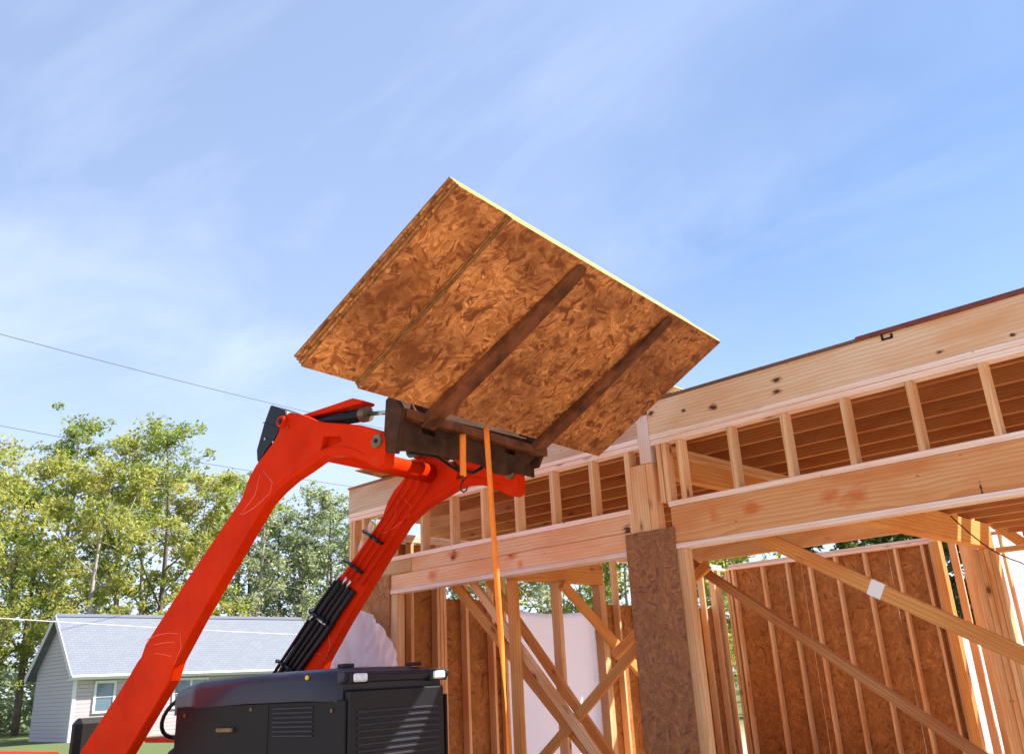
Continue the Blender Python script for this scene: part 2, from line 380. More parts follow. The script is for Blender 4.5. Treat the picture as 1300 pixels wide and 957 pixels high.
# roof joists, all running with the front wall
YB = 10.0; X1 = -2.87
yy = 5.62; k = 0
while yy < 13.5:
    xl = (-7.1 if yy < 5.9 or yy > 7.7 else -1.15*yy) if yy < YB else X1
    if abs(yy-YB) > .12:
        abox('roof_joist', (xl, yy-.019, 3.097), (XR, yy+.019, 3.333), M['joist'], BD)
    yy += .412; k += 1
# decking of strand board on the joists, unseen back opened to let sun in, closed at left to block it
def deck(x0, x1, y0, y1, z=3.337):
    abox('roof_deck', (x0, y0, z), (x1, y1, z+.018), M['osb_wall'], BD, bev=.001, axis='X', thin='Z')
deck(-7.15, -4.42, 5.16, 5.93); deck(-6.3, -4.42, 5.935, 10.08); deck(-7.2, -6.305, 7.75, 10.3); deck(-8.3, -6.305, 6.42, 7.7)
deck(-4.415, -1.98, 5.162, 7.6); deck(-1.975, XR, 5.16, 7.6); 
red_strip = plain('red_brown_trim', (.16, .035, .025), .6, nscale=10, namt=.3)
abox('roof_edge_strip', (-2.05, FY-.012, 3.337), (XR, FY+.03, 3.362), red_strip, BD, axis='X', thin='Y') if False else None
abox('roof_edge_strip', (-1.95, FY-.016, 3.338), (XR, FY-.011, 3.362), red_strip, BD, axis='X', thin='Y', bev=.0)
abox('roof_edge_strip', (-3.45, FY-.016, 3.336), (-1.955, FY-.011, 3.348), plain('grey_trim', (.12, .09, .08), .7), BD, axis='X', thin='Y', bev=.0)
# beams running back into the house
for z0, z1, a_, b_ in ((2.99, 3.028, -3.565, -3.475), (2.949, 2.988, -3.565, -3.475)):
    abox('beam', (a_, FY+.10, z0), (b_, YB-.05, z1), M['pine'], BD, axis='Y', thin='Z')
abox('beam', (-3.560, FY+.10, 2.80), (-3.482, YB-.05, 2.947), M['warm'], BD, axis='Y', thin='X')
abox('beam', (-6.9, YB-.04, 2.80), (-2.95, YB+.04, 3.094), M['pine'], BD, axis='X', thin='Y')
abox('beam', (-2.235, FY+.10, 2.28), (-2.155, 7.66, 2.468), M['warm'], BD, axis='Y', thin='X')
abox('beam', (-2.15, 7.60, 2.24), (XR, 7.66, 2.28), M['pine'], BD, axis='X', thin='Z')
abox('beam', (-2.235, 9.34, 2.28), (XR, 9.42, 2.468), M['warm'], BD, axis='X', thin='Y')
yy = 5.62
while yy < 9.4:
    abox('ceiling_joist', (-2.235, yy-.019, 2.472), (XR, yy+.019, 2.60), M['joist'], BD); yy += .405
for x in (-2.30, -2.257, -2.214, -2.171):
    abox('post', (x, 7.565, .12), (x+.04, 7.66, 2.279), M['pine'], BD, axis='Z', thin='X')
for x in (-6.8, -3.08):
    abox('post', (x, YB-.045, .12), (x+.12, YB+.05, 2.80), M['pine'], BD, axis='Z', thin='X')
# partition that runs back from the left bay
PXn = -5.05
abox('beam', (PXn-.08, FY+.10, 2.262), (PXn, 6.42, 2.43), M['warm'], BD, axis='Y', thin='X')
for y, w in ((5.275, .05), (5.80, .045), (6.36, .08)):
    abox('post', (PXn-.085, y, .12), (PXn+.003, y+w, 2.261), M['warm'] if y < 5.5 else M['pine'], BD, axis='Z', thin='Y')
# left wall: studs, plate, sheathing
WX = -7.03
for y in (5.48, 5.86, 6.20, 6.245, 6.29, 6.60, 6.98, 7.16, 8.87, 8.915, 9.2, 9.6, 10.0, 10.4, 10.8, 11.2, 11.5, 11.62, 11.66):
    abox('stud', (WX-.089, y, .12), (WX, y+.038, 2.86), M['pine'], BD, axis='Z', thin='Y')
abox('top_plate', (WX-.09, FY+.10, 2.861), (WX+.001, 11.86, 2.898), M['pale'], BD, axis='Y', thin='Z')
abox('top_plate', (WX-.09, FY+.10, 2.90), (WX+.001, 11.76, 2.936), M['pale'], BD, axis='Y', thin='Z')
SX = WX-.102
def lpanel(y0, y1, z1, z0=.1): abox('wall_sheathing', (SX-.006, y0, z0), (SX+.006, y1, z1), M['osb_wall'], BD, bev=.001, axis='Z', thin='X')
lpanel(5.2, 6.395, 2.86); lpanel(6.40, 7.2, 2.335); lpanel(8.86, 10.3, 2.335); lpanel(10.305, 11.87, 2.335)
# far wall
WY = 11.76
for x in (-7.0, -6.955, -6.89, -6.41, -6.03, -5.70, -5.32, -4.92, -4.51, -4.165, -4.06, -4.015):
    abox('stud', (x, WY, .12), (x+.038, WY+.089, 2.855), M['pine'], BD, axis='Z', thin='X')
abox('top_plate', (-6.93, WY-.004, 2.857), (-3.95, WY+.10, 2.895), M['pale'], BD)
abox('top_plate', (-6.92, WY-.002, 2.897), (-3.95, WY+.10, 2.932), M['pale'], BD)
for x0, x1 in ((-7.02, -5.84), (-5.835, -4.62), (-4.615, -3.94)):
    abox('wall_sheathing', (x0, WY+.095, .1), (x1, WY+.107, 2.86), M['osb_wall'], BD, bev=.001, axis='Z', thin='Y')
# short return wall and the open sunlit wall farther back
for y in (WY-.16, WY-.115, WY-.07):
    abox('stud', (-3.972, y, .12), (-3.883, y+.04, 2.855), M['warm'], BD, axis='Z', thin='Y')
for y in (12.2, 12.6, 13.0, 13.4):
    abox('stud', (-3.972, y, .12), (-3.883, y+.038, 2.9), M['pine'], BD, axis='Z', thin='Y')
for x in (-3.86, -3.7, -3.32, -2.94, -2.55, -2.15, -1.75, -1.35, -.95, -.55, -.1, .3, .7, 1.1):
    abox('stud', (x, 13.4, .12), (x+.038, 13.489, 3.05), M['pine'], BD, axis='Z', thin='X')
abox('top_plate', (-3.98, 13.39, 3.052), (XR, 13.49, 3.09), M['pine'], BD)
abox('blocking', (-3.3, 13.41, 2.24), (-1.2, 13.48, 2.278), M['pine'], BD, axis='X', thin='Z')
abox('top_plate', (-3.975, WY-.15, 2.905), (-3.88, 13.39, 2.943), M['pale'], BD, axis='Y', thin='Z')

# braces, each a 2x4 nailed across a bay
def brace(px0, px1, plane, w, t=.038, mat='pine', ext0=0., ext1=0., nrm=None, ax='Y'):
    f = onY if ax == 'Y' else onX
    a = f(*px0, plane); b = f(*px1, plane); d = (b-a).normalized(); a = a-d*ext0; b = b+d*ext1
    return board('brace', a, b, w, t, nrm or ((0, -1, 0) if ax == 'Y' else (1, 0, 0)), M[mat], BD)
BR = brace((985, 690), (1300, 832), 5.40, .089, mat='warm', ext0=.12, ext1=1.4)
brace((880, 716), (1110, 869), 5.75, .055, .07, mat='joist', ext0=.06, ext1=.9)
brace((893, 722), (862, 752), 5.62, .07, mat='warm', ext0=.05, ext1=.75)
brace((578, 741), (637, 815), 5.48, .089, mat='warm', ext0=.05, ext1=1.2)
brace((602, 742), (693, 868), 5.36, .07, mat='pine', ext0=.05, ext1=1.0)
brace((632, 752), (712, 868), 5.56, .075, mat='warm', ext0=.32, ext1=.9)
brace((714, 741), (793, 830), PXn+.03, .085, mat='warm', ext0=.0, ext1=.9, ax='X')
brace((770, 867), (800, 832), 5.42, .07, mat='warm', ext0=1.2, ext1=.5)
brace((1228, 700), (1278, 812), 11.3, .075, mat='pine', ext0=.1, ext1=1.0)
brace((1262, 664), (1300, 690), 9.46, .10, mat='warm', ext0=.1, ext1=3.2)
# white tape round the brace
a = onY(1103, 741, 5.377); b_ = onY(1121, 750, 5.377); d = (BR.matrix_local.to_3x3() @ Vector((1, 0, 0)))
mt = BR.matrix_basis.copy(); loc = (inv_of(BD) @ ((a+b_)/2)); 
lx = mt.inverted() @ loc
tape = mk('tape', box_bm(.085, .093, .042, .002), plain('white_tape', (.85, .83, .82), .6), BR, Matrix.Translation((lx.x, 0, 0)))

# black cable hanging in the right bay
pts = []
p0 = onY(1207, 655, 5.6); p1 = onY(1300, 715, 6.2)
for i in range(13):
    t = i/12*1.6; p = p0.lerp(p1, t); p.z -= .05*math.sin(min(1, t)*math.pi); pts.append(p)
c = tube('electric_cable', pts, .004, M['rubber'], None, 6); setp(c, 'thin black cable strung across the right bay of the frame', 'cable')

# strand boards lying loose on the roof
def sheet(name, cx, cy, z, lx, ly, rz, label, group=None, mat='osb', thick=.0115, cat='board'):
    bm = box_bm(lx, ly, thick, .0008)
    o = mk(name, bm, [M[mat], M['osb_edge']], None, Matrix.Translation((cx, cy, z)) @ Matrix.Rotation(rz, 4, 'Z'))
    for p in o.data.polygons:
        if abs(p.normal.z) < .5: p.material_index = 1
    return setp(o, label, cat, group)
c1 = onZ(449, 601, 3.385); c2 = onZ(492, 612, 3.385)
sheet('strand_board', c1.x+.95, c1.y+.62, 3.372, 1.9, 1.0, R(14), 'strand board lying on the roof, overhanging its left front corner')
for i in range(4):
    sheet('strand_board', -3.86, 5.68, 3.366+i*.0125, 1.15, .98, R(-3+i*.7), 'pale edged strand board in the low pile on the roof behind the lifted load', 'boards piled on the roof')

# plastic house wrap
def wrap_mat(name, col, tr):
    m, nt, b, out = new_mat(name)
    tc = N(nt, 'ShaderNodeTexCoord'); n = noise(nt, tc.outputs['Object'], 3.0, 5, .6, 1.0)
    b.inputs['Base Color'].default_value = (*col, 1); b.inputs['Roughness'].default_value = .35
    t = N(nt, 'ShaderNodeBsdfTranslucent'); t.inputs[0].default_value = (*col, 1)
    mx = N(nt, 'ShaderNodeMixShader'); mx.inputs[0].default_value = tr
    L(nt, b.outputs[0], mx.inputs[1]); L(nt, t.outputs[0], mx.inputs[2]); L(nt, mx.outputs[0], out.inputs[0])
    bump(nt, b, n.outputs['Fac'], .8, .03); return m
M['wrap'] = wrap_mat('white_plastic', (.95, .92, .98), .7)
def cloth(name, corners, nu, nv, amp, seed, label, edge=None, freq=5):
    """wrinkled sheet between four corners (bl, br, tr, tl)"""
    r = random.Random(seed); bl, br, tr, tl = [Vector(c) for c in corners]
    nrm = (br-bl).cross(tl-bl).normalized(); ph = [r.uniform(0, 6) for _ in range(12)]
    bm = bmesh.new(); g = []
    for j in range(nv+1):
        row = []
        for i in range(nu+1):
            u = i/nu; v = j/nv; p = bl.lerp(br, u).lerp(tl.lerp(tr, u), v)
            w = sum(math.sin(freq*(k+1)*.6*(u*math.cos(ph[k])+v*math.sin(ph[k])*.8)+ph[k+6])/(1+k*.5) for k in range(6))
            w2 = abs(math.sin(3*freq*(u*.8-v*.6)+2*math.sin(4*v+ph[1])))
            q = p + nrm*amp*(w*.5+w2*.5)
            if edge: q = edge(u, v, q)
            row.append(bm.verts.new(q))
        g.append(row)
    for j in range(nv):
        for i in range(nu): bm.faces.new((g[j][i], g[j][i+1], g[j+1][i+1], g[j+1][i]))
    o = mk(name, bm, M['wrap'], None, smooth=True)
    sd = o.modifiers.new('thick', 'SOLIDIFY'); sd.thickness = .002
    return setp(o, label, 'plastic sheet')
# sheet across the opening of the left wall, its top edge sagging
def sag(u, v, q):
    q.z -= .07*math.sin(u*math.pi)*v; return q
cloth('plastic_sheet', ((-7.24, 7.1, .2), (-7.24, 9.0, .2), (-7.24, 8.95, 2.27), (-7.24, 7.12, 2.31)), 40, 30, .012, 3, 'white plastic sheet closing the opening in the left wall of the frame', sag)
# crumpled wrap standing at the left corner
pk = [(425, 880), (520, 880), (505, 842), (498, 810), (488, 790), (462, 771), (448, 790), (436, 840)]
def crumple():
    bm = bmesh.new(); r = random.Random(4)
    prof = [(0.0, 0.00, 1.0), (.25, .02, .97), (.5, .08, .86), (.7, .15, .74), (.85, .22, .60), (1, .34, .42)]
    yp = 5.04; NJ, NI = 60, 50; g = []
    tab = [(960, 408, 514), (868, 418, 508), (839, 424, 504.5), (823, 430, 500), (807, 440, 494.5), (793, 447, 489.6), (788, 449, 480), (780, 452, 469), (773, 455, 459)]
    rows = [(onY(a, y, yp), onY(b, y, yp)) for y, a, b in tab]
    rows.insert(0, (Vector((rows[0][0].x-.1, yp, .05)), Vector((rows[0][1].x+.06, yp, .05))))
    for j in range(NJ+1):
        v = j/NJ*(len(rows)-1) if False else (j/NJ)**.45*(len(rows)-1); k = min(len(rows)-2, int(v)); f = v-k
        a = rows[k][0].lerp(rows[k+1][0], f); b = rows[k][1].lerp(rows[k+1][1], f); row = []
        for i in range(NI+1):
            u = i/NI; p = a.lerp(b, u); q1, q2 = p.x*7, p.z*5
            p.y += .035*math.sin(q1+q2)-.05*abs(math.sin(q1*.9-q2*.6+1))+.04*abs(math.sin(q1*2.1+q2*1.0))+.022*abs(math.sin(q1*4.1-q2*3.3))-.05
            row.append(bm.verts.new(p))
        g.append(row)
    for j in range(NJ):
        for i in range(NI): bm.faces.new((g[j][i], g[j][i+1], g[j+1][i+1], g[j+1][i]))
    o = mk('plastic_sheet', bm, M['wrap'], None, smooth=True)
    sd = o.modifiers.new('thick', 'SOLIDIFY'); sd.thickness = .003
    setp(o, 'crumpled white house wrap hanging loose at the left corner of the frame', 'plastic sheet')
crumple()
cloth('plastic_sheet', ((-4.2, 14.3, .2), (-.6, 14.3, .2), (-.6, 14.3, 3.7), (-4.15, 14.3, 3.5)), 40, 30, .03, 8, 'bright white plastic sheet behind the studs at the right edge')
cloth('plastic_sheet', ((-5.3, 14.6, .2), (-4.3, 14.6, .2), (-4.3, 14.6, 1.7), (-5.3, 14.6, 2.3)), 20, 20, .03, 12, 'small white plastic sheet low behind the brace left of the thick post')

# ------------------------------------------------------------------ the lifted load: frame of the forks
YAW = .1235; PIT = .5275; ROL = .0197
O0 = Vector((-3.510, 2.585, 2.927))
F0 = Vector((math.cos(YAW), math.sin(YAW), 0)); L0 = Vector((-math.sin(YAW), math.cos(YAW), 0)); Z0 = Vector((0, 0, 1))
Fd = F0*math.cos(PIT)+Z0*math.sin(PIT); N1 = -F0*math.sin(PIT)+Z0*math.cos(PIT)
Ld = L0*math.cos(ROL)+N1*math.sin(ROL); Nd = -L0*math.sin(ROL)+N1*math.cos(ROL)
def P(u, v, n): return O0 + Ld*u + Fd*v + Nd*n
def pframe(c):
    mt = Matrix.Identity(4)
    for i in range(3): mt[i][0], mt[i][1], mt[i][2] = Ld[i], Fd[i], Nd[i]
    mt.translation = c; return mt
def stack_sheet(u0, u1, v0, v1, n, label, group=None, rz=0.):
    bm = box_bm(u1-u0, v1-v0, .0112, .0012)
    o = mk('strand_board', bm, [M['osb'], M['osb_edge2'], M['osb_sideedge']], None, pframe(P((u0+u1)/2, (v0+v1)/2, n)) @ Matrix.Rotation(rz, 4, 'Z'))
    for p in o.data.polygons:
        if abs(p.normal.y) > .8: p.material_index = 1
        elif abs(p.normal.x) > .8: p.material_index = 2
    setp(o, label, 'board', group)
M['osb_edge2'] = plain('cut_board_edge', (.40, .27, .045), .75, nscale=30, namt=.22)
M['osb_sideedge'] = plain('shaded_board_edge', (.20, .105, .03), .75, nscale=30, namt=.35)  # shade on the side edges painted in, darker than the front edges
G = 'strand boards lifted on the forks'
for i in range(3):
    stack_sheet(.0-.004*i+(.003 if i % 2 else 0), 2.37-.003*i, 0+.003*i, 1.188-.001*i, .0062+i*.0122,
                'lowest lifted strand board, its whole stained underside resting on the forks' if i == 0 else 'strand board in the lower part of the lifted pile, just above its bottom sheet', G if i else None, rz=R(.05*i))
for i in range(4):
    stack_sheet(-.362-.013*i, 2.0-.013*i, .010+.004*i, 1.184-.001*i, .0062+(i+3)*.0122,
                'lifted strand board whose underside shows left of the step, lowest of the overhanging sheets' if i == 0 else 'strand board in the upper part of the lifted pile, overhanging to the left', G if i else None, rz=R(-.06*i+.1))

# ------------------------------------------------------------------ loader tractor
T = empty('loader_tractor', (O0.x, O0.y, 0), YAW, 'orange red front loader tractor with raised arms and black hood', 'tractor')
TI = inv_of(T)
def tl(p): return TI @ Vector(p)
def onL(px, py, l):                 # pixel -> (F, z) in the tractor frame on the plane at lateral l
    p = tl(on(px, py, L0, O0+L0*l)); return (p.x, p.z)
def poly(l, pts): return [onL(a, b, l) for a, b in pts]
up = [(159, 865), (175, 838), (179, 833), (184.5, 817), (236.6, 735.8), (306, 633), (315.7, 606), (324.3, 590.3), (333, 579), (347, 560.5), (354, 546.4), (355.6, 535.5), (359.6, 528.4), (367.4, 523), (378.4, 524.8), (389.3, 529), (400.3, 533.9), (412.9, 536), (456.7, 539), (472.4, 543.3), (484, 547), (489.5, 554), (490, 572)]
lo = [(489, 588), (483, 594), (474, 592.5), (464.6, 587), (450, 581), (434.8, 577), (418, 578.5), (404, 585), (387.8, 596.6), (369, 609), (353, 623), (337.6, 640), (306, 693), (252, 786), (223, 840), (215, 865)]
AW = .075
outl = poly(.35, up) + poly(.35, lo)
outl = outl + [(-2.46, 1.10), (-2.60, 0.92), (-2.86, .92), (-2.94, 1.08), (-2.90, 1.22)]
def boolean_cut(o, cutter):
    md = o.modifiers.new('cut', 'BOOLEAN'); md.object = cutter; md.operation = 'DIFFERENCE'; md.solver = 'EXACT'
    dg = bpy.context.evaluated_depsgraph_get(); me = bpy.data.meshes.new_from_object(o.evaluated_get(dg))
    o.modifiers.clear(); old = o.data; o.data = me; bpy.data.objects.remove(cutter)
hole = poly(.35, [(406.5, 571.5), (411, 554), (431, 553.5), (434, 557), (432.5, 561), (424, 564.5)])
def make_arm(l):
    bm = prism_bm(outl, 0, AW, .006)
    o = mk('loader_arm', bm, M['red'], T, Matrix.Translation((0, l, 0)))
    cut = mk('c', prism_bm(hole, -.02, .045), M['rubber'], T, Matrix.Translation((0, l, 0)))
    bpy.context.view_layer.update(); boolean_cut(o, cut); return o
arm1 = make_arm(.35); arm2 = arm1.copy(); COL.objects.link(arm2); arm2.location = (0, 1.55, 0)
arms = (arm1, arm2)
def disc(name, parent, f, z, y0, y1, r, mat, seg=20, bev=.004):
    bm = bmesh.new(); bmesh.ops.create_cone(bm, cap_ends=True, segments=seg, radius1=r, radius2=r, depth=abs(y1-y0),
        matrix=Matrix.Translation((f, (y0+y1)/2, z)) @ Matrix.Rotation(R(90), 4, 'X'))
    if bev: bmesh.ops.bevel(bm, geom=[e for e in bm.edges if len(e.link_faces) == 2 and e.calc_face_angle(0) > .8], offset=bev, segments=2, affect='EDGES')
    return mk(name, bm, mat, parent)
fp = onL(479.5, 560, .35); kp = onL(360.5, 536, .35)
kb = onL(365.5, 542.5, .35); ho = onL(427.5, 558.5, .35)
for a_ in arms:
    disc('pin_boss', a_, fp[0], fp[1], -.014, .0, .040, M['pin']); disc('pin_boss', a_, fp[0], fp[1], -.022, -.013, .012, M['rubber'])
    disc('knee_boss', a_, kp[0], kp[1], -.03, .02, .036, M['red']); disc('knee_bolt', a_, kp[0], kp[1], -.034, -.029, .021, M['rubber'], 6)
    disc('bolt', a_, kb[0], kb[1], -.008, .0, .009, M['pin'], 6, 0)
    # raised weld beads
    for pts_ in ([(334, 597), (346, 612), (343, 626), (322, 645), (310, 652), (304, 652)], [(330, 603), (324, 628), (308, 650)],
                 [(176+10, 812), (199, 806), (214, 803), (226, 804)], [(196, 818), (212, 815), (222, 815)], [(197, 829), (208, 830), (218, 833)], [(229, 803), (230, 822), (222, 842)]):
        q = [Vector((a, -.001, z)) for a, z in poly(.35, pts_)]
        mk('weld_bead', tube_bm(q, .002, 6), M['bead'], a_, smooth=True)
    # stiffener plate low on the outer edge
    q = poly(.35, [(184, 816), (176, 834), (196, 832), (203, 812)])
# lower flange rib along the arm
for a_ in arms:
    q = [(x, z) for x, z in poly(.35, [(463, 577), (448, 570), (434, 567.5), (421, 568.5), (407, 574), (391, 586), (372, 600), (352, 618), (337, 634)])]
    mk('flange_rib', tube_bm([Vector((a, .0, z)) for a, z in q], .0045, 6), M['red'], a_, smooth=True)
# dark guard behind the near knee
gp = poly(.35, [(341.5, 513.5), (361, 520.5), (362.5, 528), (354, 541), (347, 556), (335, 572), (326, 589), (324, 583), (323.5, 571), (333, 537)])
g_ = mk('knee_guard', prism_bm(gp, .012, .16, .004), M['black'], T, Matrix.Translation((0, .35, 0)))
q = poly(.35, [(333, 536), (354, 545)])
mk('guard_seam', tube_bm([(q[0][0], .009, q[0][1]), (q[1][0], .009, q[1][1])], .004, 6), M['black'], g_)
for a, b in ((335.5, 557), (346, 561)):
    z = onL(a, b, .35); disc('bolt', g_, z[0], z[1], .002, .014, .007, M['steel'], 8, 0)
# cross tube between the arms
cross = mk('cross_tube', tube_bm([(-.90, .425, 2.872), (-.90, 1.55, 2.872)], .062, 20), M['red'], T, smooth=True)
# tilt cylinders
def tilt(l):
    c0 = Vector((-1.02, l, 3.035)); c1 = Vector((-.455, l, 2.992)); c2 = Vector((-.15, l, 2.945))
    b = mk('tilt_cylinder', tube_bm([c0, c1], .040, 16), M['black'], T, smooth=True)
    mk('piston_rod', tube_bm([c1, c2], .013, 10), M['chrome'], b, smooth=True)
    mk('cylinder_gland', tube_bm([c1-(c1-c0).normalized()*.03, c1+(c1-c0).normalized()*.02], .046, 16), M['pin'], b)
    bm = prism_bm([(-1.06, 3.085), (-.70, 3.09), (-.52, 3.095), (-.43, 3.06), (-.44, 3.045), (-1.06, 3.062)], l-.052, l+.052, .004)
    mk('cylinder_guard', bm, M['red'], b)
    return b
tilt(.50); tilt(1.47)
# fork carriage: dark plate with slots, side brackets, top rail
def plate_with_slots():
    pl = [tl(on(x, y, F0, O0-F0*.1)) for x, y in ((508, 518), (560, 528), (620, 545), (692, 562), (686, 574), (664, 592), (645, 603), (632, 601), (611, 589), (556, 577), (524, 572), (503, 572))]
    pl = [(p.y, p.z) for p in pl]
    bm = bmesh.new()
    a = [bm.verts.new((-.09, y, z)) for y, z in pl]; b = [bm.verts.new((-.12, y, z)) for y, z in pl]; n = len(pl)
    bm.faces.new(a); bm.faces.new(list(reversed(b)))
    for i in range(n): bm.faces.new((a[i], b[i], b[(i+1) % n], a[(i+1) % n]))
    bmesh.ops.recalc_face_normals(bm, faces=bm.faces)
    o = mk('carriage_plate', bm, M['rust'], T)
    for (a0, b0, a1, b1) in ((534, 545, 551, 553.5), (603, 547, 615, 552), (640, 571, 653, 577)):
        q = [tl(on(x, y, F0, O0-F0*.1)) for x, y in ((a0, b0), (a1, b0+2), (a1, b1), (a0, b1-2))]
        cy = sum(v.y for v in q)/4; cz = sum(v.z for v in q)/4; w = abs(q[1].y-q[0].y)*.5; h = .016
        c = bmesh.new(); addbox(c, (-.3, cy-w, cz-h), (.1, cy+w, cz+h)); co = mk('c', c, M['rubber'], T)
        bpy.context.view_layer.update(); boolean_cut(o, co)
    return o
cp = plate_with_slots()
# lower lip and inner latch boxes that make the plate read as welded steel
def tbox(name, a, b, mat, parent=T, bev=.004):
    a = Vector(a); b = Vector(b)
    return mk(name, box_bm(*[abs(b[i]-a[i]) for i in range(3)], bev), mat, parent, Matrix.Translation((a+b)/2))
tbox('carriage_rail', (-.10, .40, 2.868), (-.035, 1.74, 2.918), M['fork'])
tbox('back_plate', (-.150, .42, 2.74), (-.135, 1.72, 3.06), M['rust'])
for y in (.355, 1.70):
    z0 = 2.665 if y < 1 else 2.80
    bp = [(-.06, 2.955), (-.03, 2.90), (-.075, z0), (-.16, z0+.02), (-.17, z0+.10), (-.155, 2.98), (-.12, 3.0)] if y < 1 else [(-.06, 2.97), (-.03, 2.92), (-.10, z0), (-.2, z0), (-.30, 2.86), (-.29, 2.98), (-.14, 3.02)]
    mk('side_bracket', prism_bm(bp, y, y+.03, .003), M['rust'], T)
# upright back rest of the carriage behind the load
for y in (.60, 1.62):
    a_ = tl(P(y, -.06, .0)); b2 = tl(P(y, -.06, .40))
    board('carriage_upright', a_, b2, .06, .04, (1, 0, 0), M['rust'], T, world=False)
# fork tines
def tine(u0, u1, w0, w1):
    """long tapered tine under the load; u0/u1 centre at heel and tip"""
    bm = bmesh.new(); st_ = [(-.10, .050, w0), (.0, .050, w0), (.55, .042, w0*.98), (1.0, .026, w1*1.05), (1.13, .016, w1), (1.165, .010, w1*.6)]
    rings = []
    for v, th, w in st_:
        u = u0+(u1-u0)*max(0, v)/1.165
        rings.append([bm.verts.new(tl(P(u+a*w/2, v, n))) for a, n in ((-1, -.0015), (1, -.0015), (1, -th), (-1, -th))])
    for r0, r1 in zip(rings, rings[1:]):
        for k in range(4): bm.faces.new((r0[k], r0[(k+1) % 4], r1[(k+1) % 4], r1[k]))
    bm.faces.new(rings[0]); bm.faces.new(rings[-1]); bmesh.ops.recalc_face_normals(bm, faces=bm.faces)
    bmesh.ops.bevel(bm, geom=list(bm.edges), offset=.003, segments=1, affect='EDGES')
    o = mk('fork_tine', bm, M['fork'], T)
    q0 = tl(P(u0, -.10, -.026)); q1 = tl(P(u0, -.10, .42))
    mk('fork_shank', box_bm(.44, w0, .045, .004), M['fork'], o, frame(q0, q1, (1, 0, 0)))
    return o
tine(.60, .655, .115, .10); tine(1.635, 1.665, .10, .085)
# hydraulic lines, clamps and hoses on the far arm
LA = 1.55
def arm_path(pts, off):
    return [Vector((a, off, z)) for a, z in poly(LA, pts)]
base = [(519, 603), (511, 617), (497, 641), (470, 683), (440, 729)]
for k, (dx, dy) in enumerate(((1, 1), (7, 5), (14, 9), (21, 14))):
    mk('hydraulic_line', tube_bm(arm_path([(x+dx+(3*k if i < 2 else 0), y+dy-(i < 2)*2*k) for i, (x, y) in enumerate(base)], -.016), .0065, 8), M['red'], arm2, smooth=True)
for k, (dx, dy) in enumerate(((-3, -2), (3, 2), (8, 6), (14, 9), (20, 13))):
    mk('hydraulic_hose', tube_bm(arm_path([(433+dx, 738+dy), (415+dx, 763+dy), (396+dx, 792+dy*1.1), (372+dx*.9, 828+dy), (352+dx*.8, 858+dy)], -.022), .0125 if k != 1 else .016, 8), M['rubber'], arm2, smooth=True)
mk('hose_sleeve', prism_bm(poly(LA, [(430, 735), (452, 750), (405, 822), (378, 862), (356, 862), (352, 856)]), -.020, -.002, .003), M['black'], arm2)
for (a, b), (c_, d_) in (((466, 674), (488, 690)), ((442, 711), (463, 727)), ((398, 775), (420, 791)), ((356, 838), (376, 850))):
    p = [Vector((x, -.030, z)) for x, z in poly(LA, [(a, b), (c_, d_)])]
    cl = mk('hose_clamp', box_bm((p[1]-p[0]).length*1.05, .018, .034, .004), M['black'], arm2, frame(p[0], p[1], (0, 1, 0)))
    for t in (.12, .5, .88):
        pp = p[0].lerp(p[1], t); disc('bolt', arm2, pp.x, pp.z, -.058, -.044, .011, M['rubber'], 8, .002)
for (a, b, c_, d_) in ((437, 728, 432, 737), (445, 733, 440, 742), (450, 737, 445, 746), (408, 785, 418, 793), (402, 781, 398, 787)):
    mk('hose_fitting', tube_bm(arm_path([(a, b), (c_, d_)], -.034), .011, 8), M['steel'], arm2, smooth=True)
bz = onL(541, 607, LA)
disc('hose_port', arm2, bz[0], bz[1], -.05, .0, .022, M['rubber'], 10)
# hoses looping under the carriage
def tpt(px, py, F): return tl(on(px, py, F0, O0+F0*F))
hp = [tpt(*q, -.16) for q in ((524, 568), (534, 572), (545, 571), (560, 577), (575, 586), (585, 596), (600, 600), (611, 594), (616, 583), (616, 574))]
mk('hydraulic_hose', tube_bm(hp, .011, 8), M['rubber'], T, smooth=True)
hp = [tpt(*q, -.20) for q in ((520, 574), (540, 577), (556, 580), (570, 590), (583, 598))]
mk('hydraulic_hose', tube_bm(hp, .010, 8), M['rubber'], T, smooth=True)
for q in ((528, 568), (563, 577), (571, 584)):
    p = tpt(*q, -.14); mk('hose_fitting', tube_bm([p, p+Vector((0, .03, .004))], .012, 8), M['steel'], T, smooth=True)

# hood
HZ = 1.612; HC = .985
hood_st = [(-.70, .40, 1.575, 1.30), (-.74, .43, 1.604, 1.25), (-.95, .435, 1.612, 1.2), (-1.5, .43, 1.612, 1.2), (-2.0, .42, 1.600, 1.2), (-2.25, .40, 1.56, 1.2)]
bm = bmesh.new(); rings = []
for f, hw, zt, zb in hood_st:
    r = .055; pr = [(-hw, zt-.16), (-hw, zt-r), (-hw+r*.3, zt-r*.3), (-hw+r, zt), (-hw*.3, zt+.012), (hw*.3, zt+.012), (hw-r, zt), (hw-r*.3, zt-r*.3), (hw, zt-r), (hw, zt-.16)]
    rings.append([bm.verts.new((f, HC+y, z)) for y, z in pr])
for r0, r1 in zip(rings, rings[1:]):
    for k in range(len(r0)-1): bm.faces.new((r0[k], r0[k+1], r1[k+1], r1[k]))
bm.faces.new(rings[0]); bm.faces.new(rings[-1]); bmesh.ops.recalc_face_normals(bm, faces=bm.faces)
hood = mk('hood', bm, M['hood'], T, smooth=False)
for p in hood.data.polygons: p.use_smooth = abs(p.normal.x) < .8
tbox('side_panel', (-2.2, HC-.42, 1.02), (-.66, HC-.405, 1.45), M['panel'], T); tbox('side_panel', (-2.2, HC+.405, 1.02), (-.66, HC+.42, 1.45), M['panel'], T)
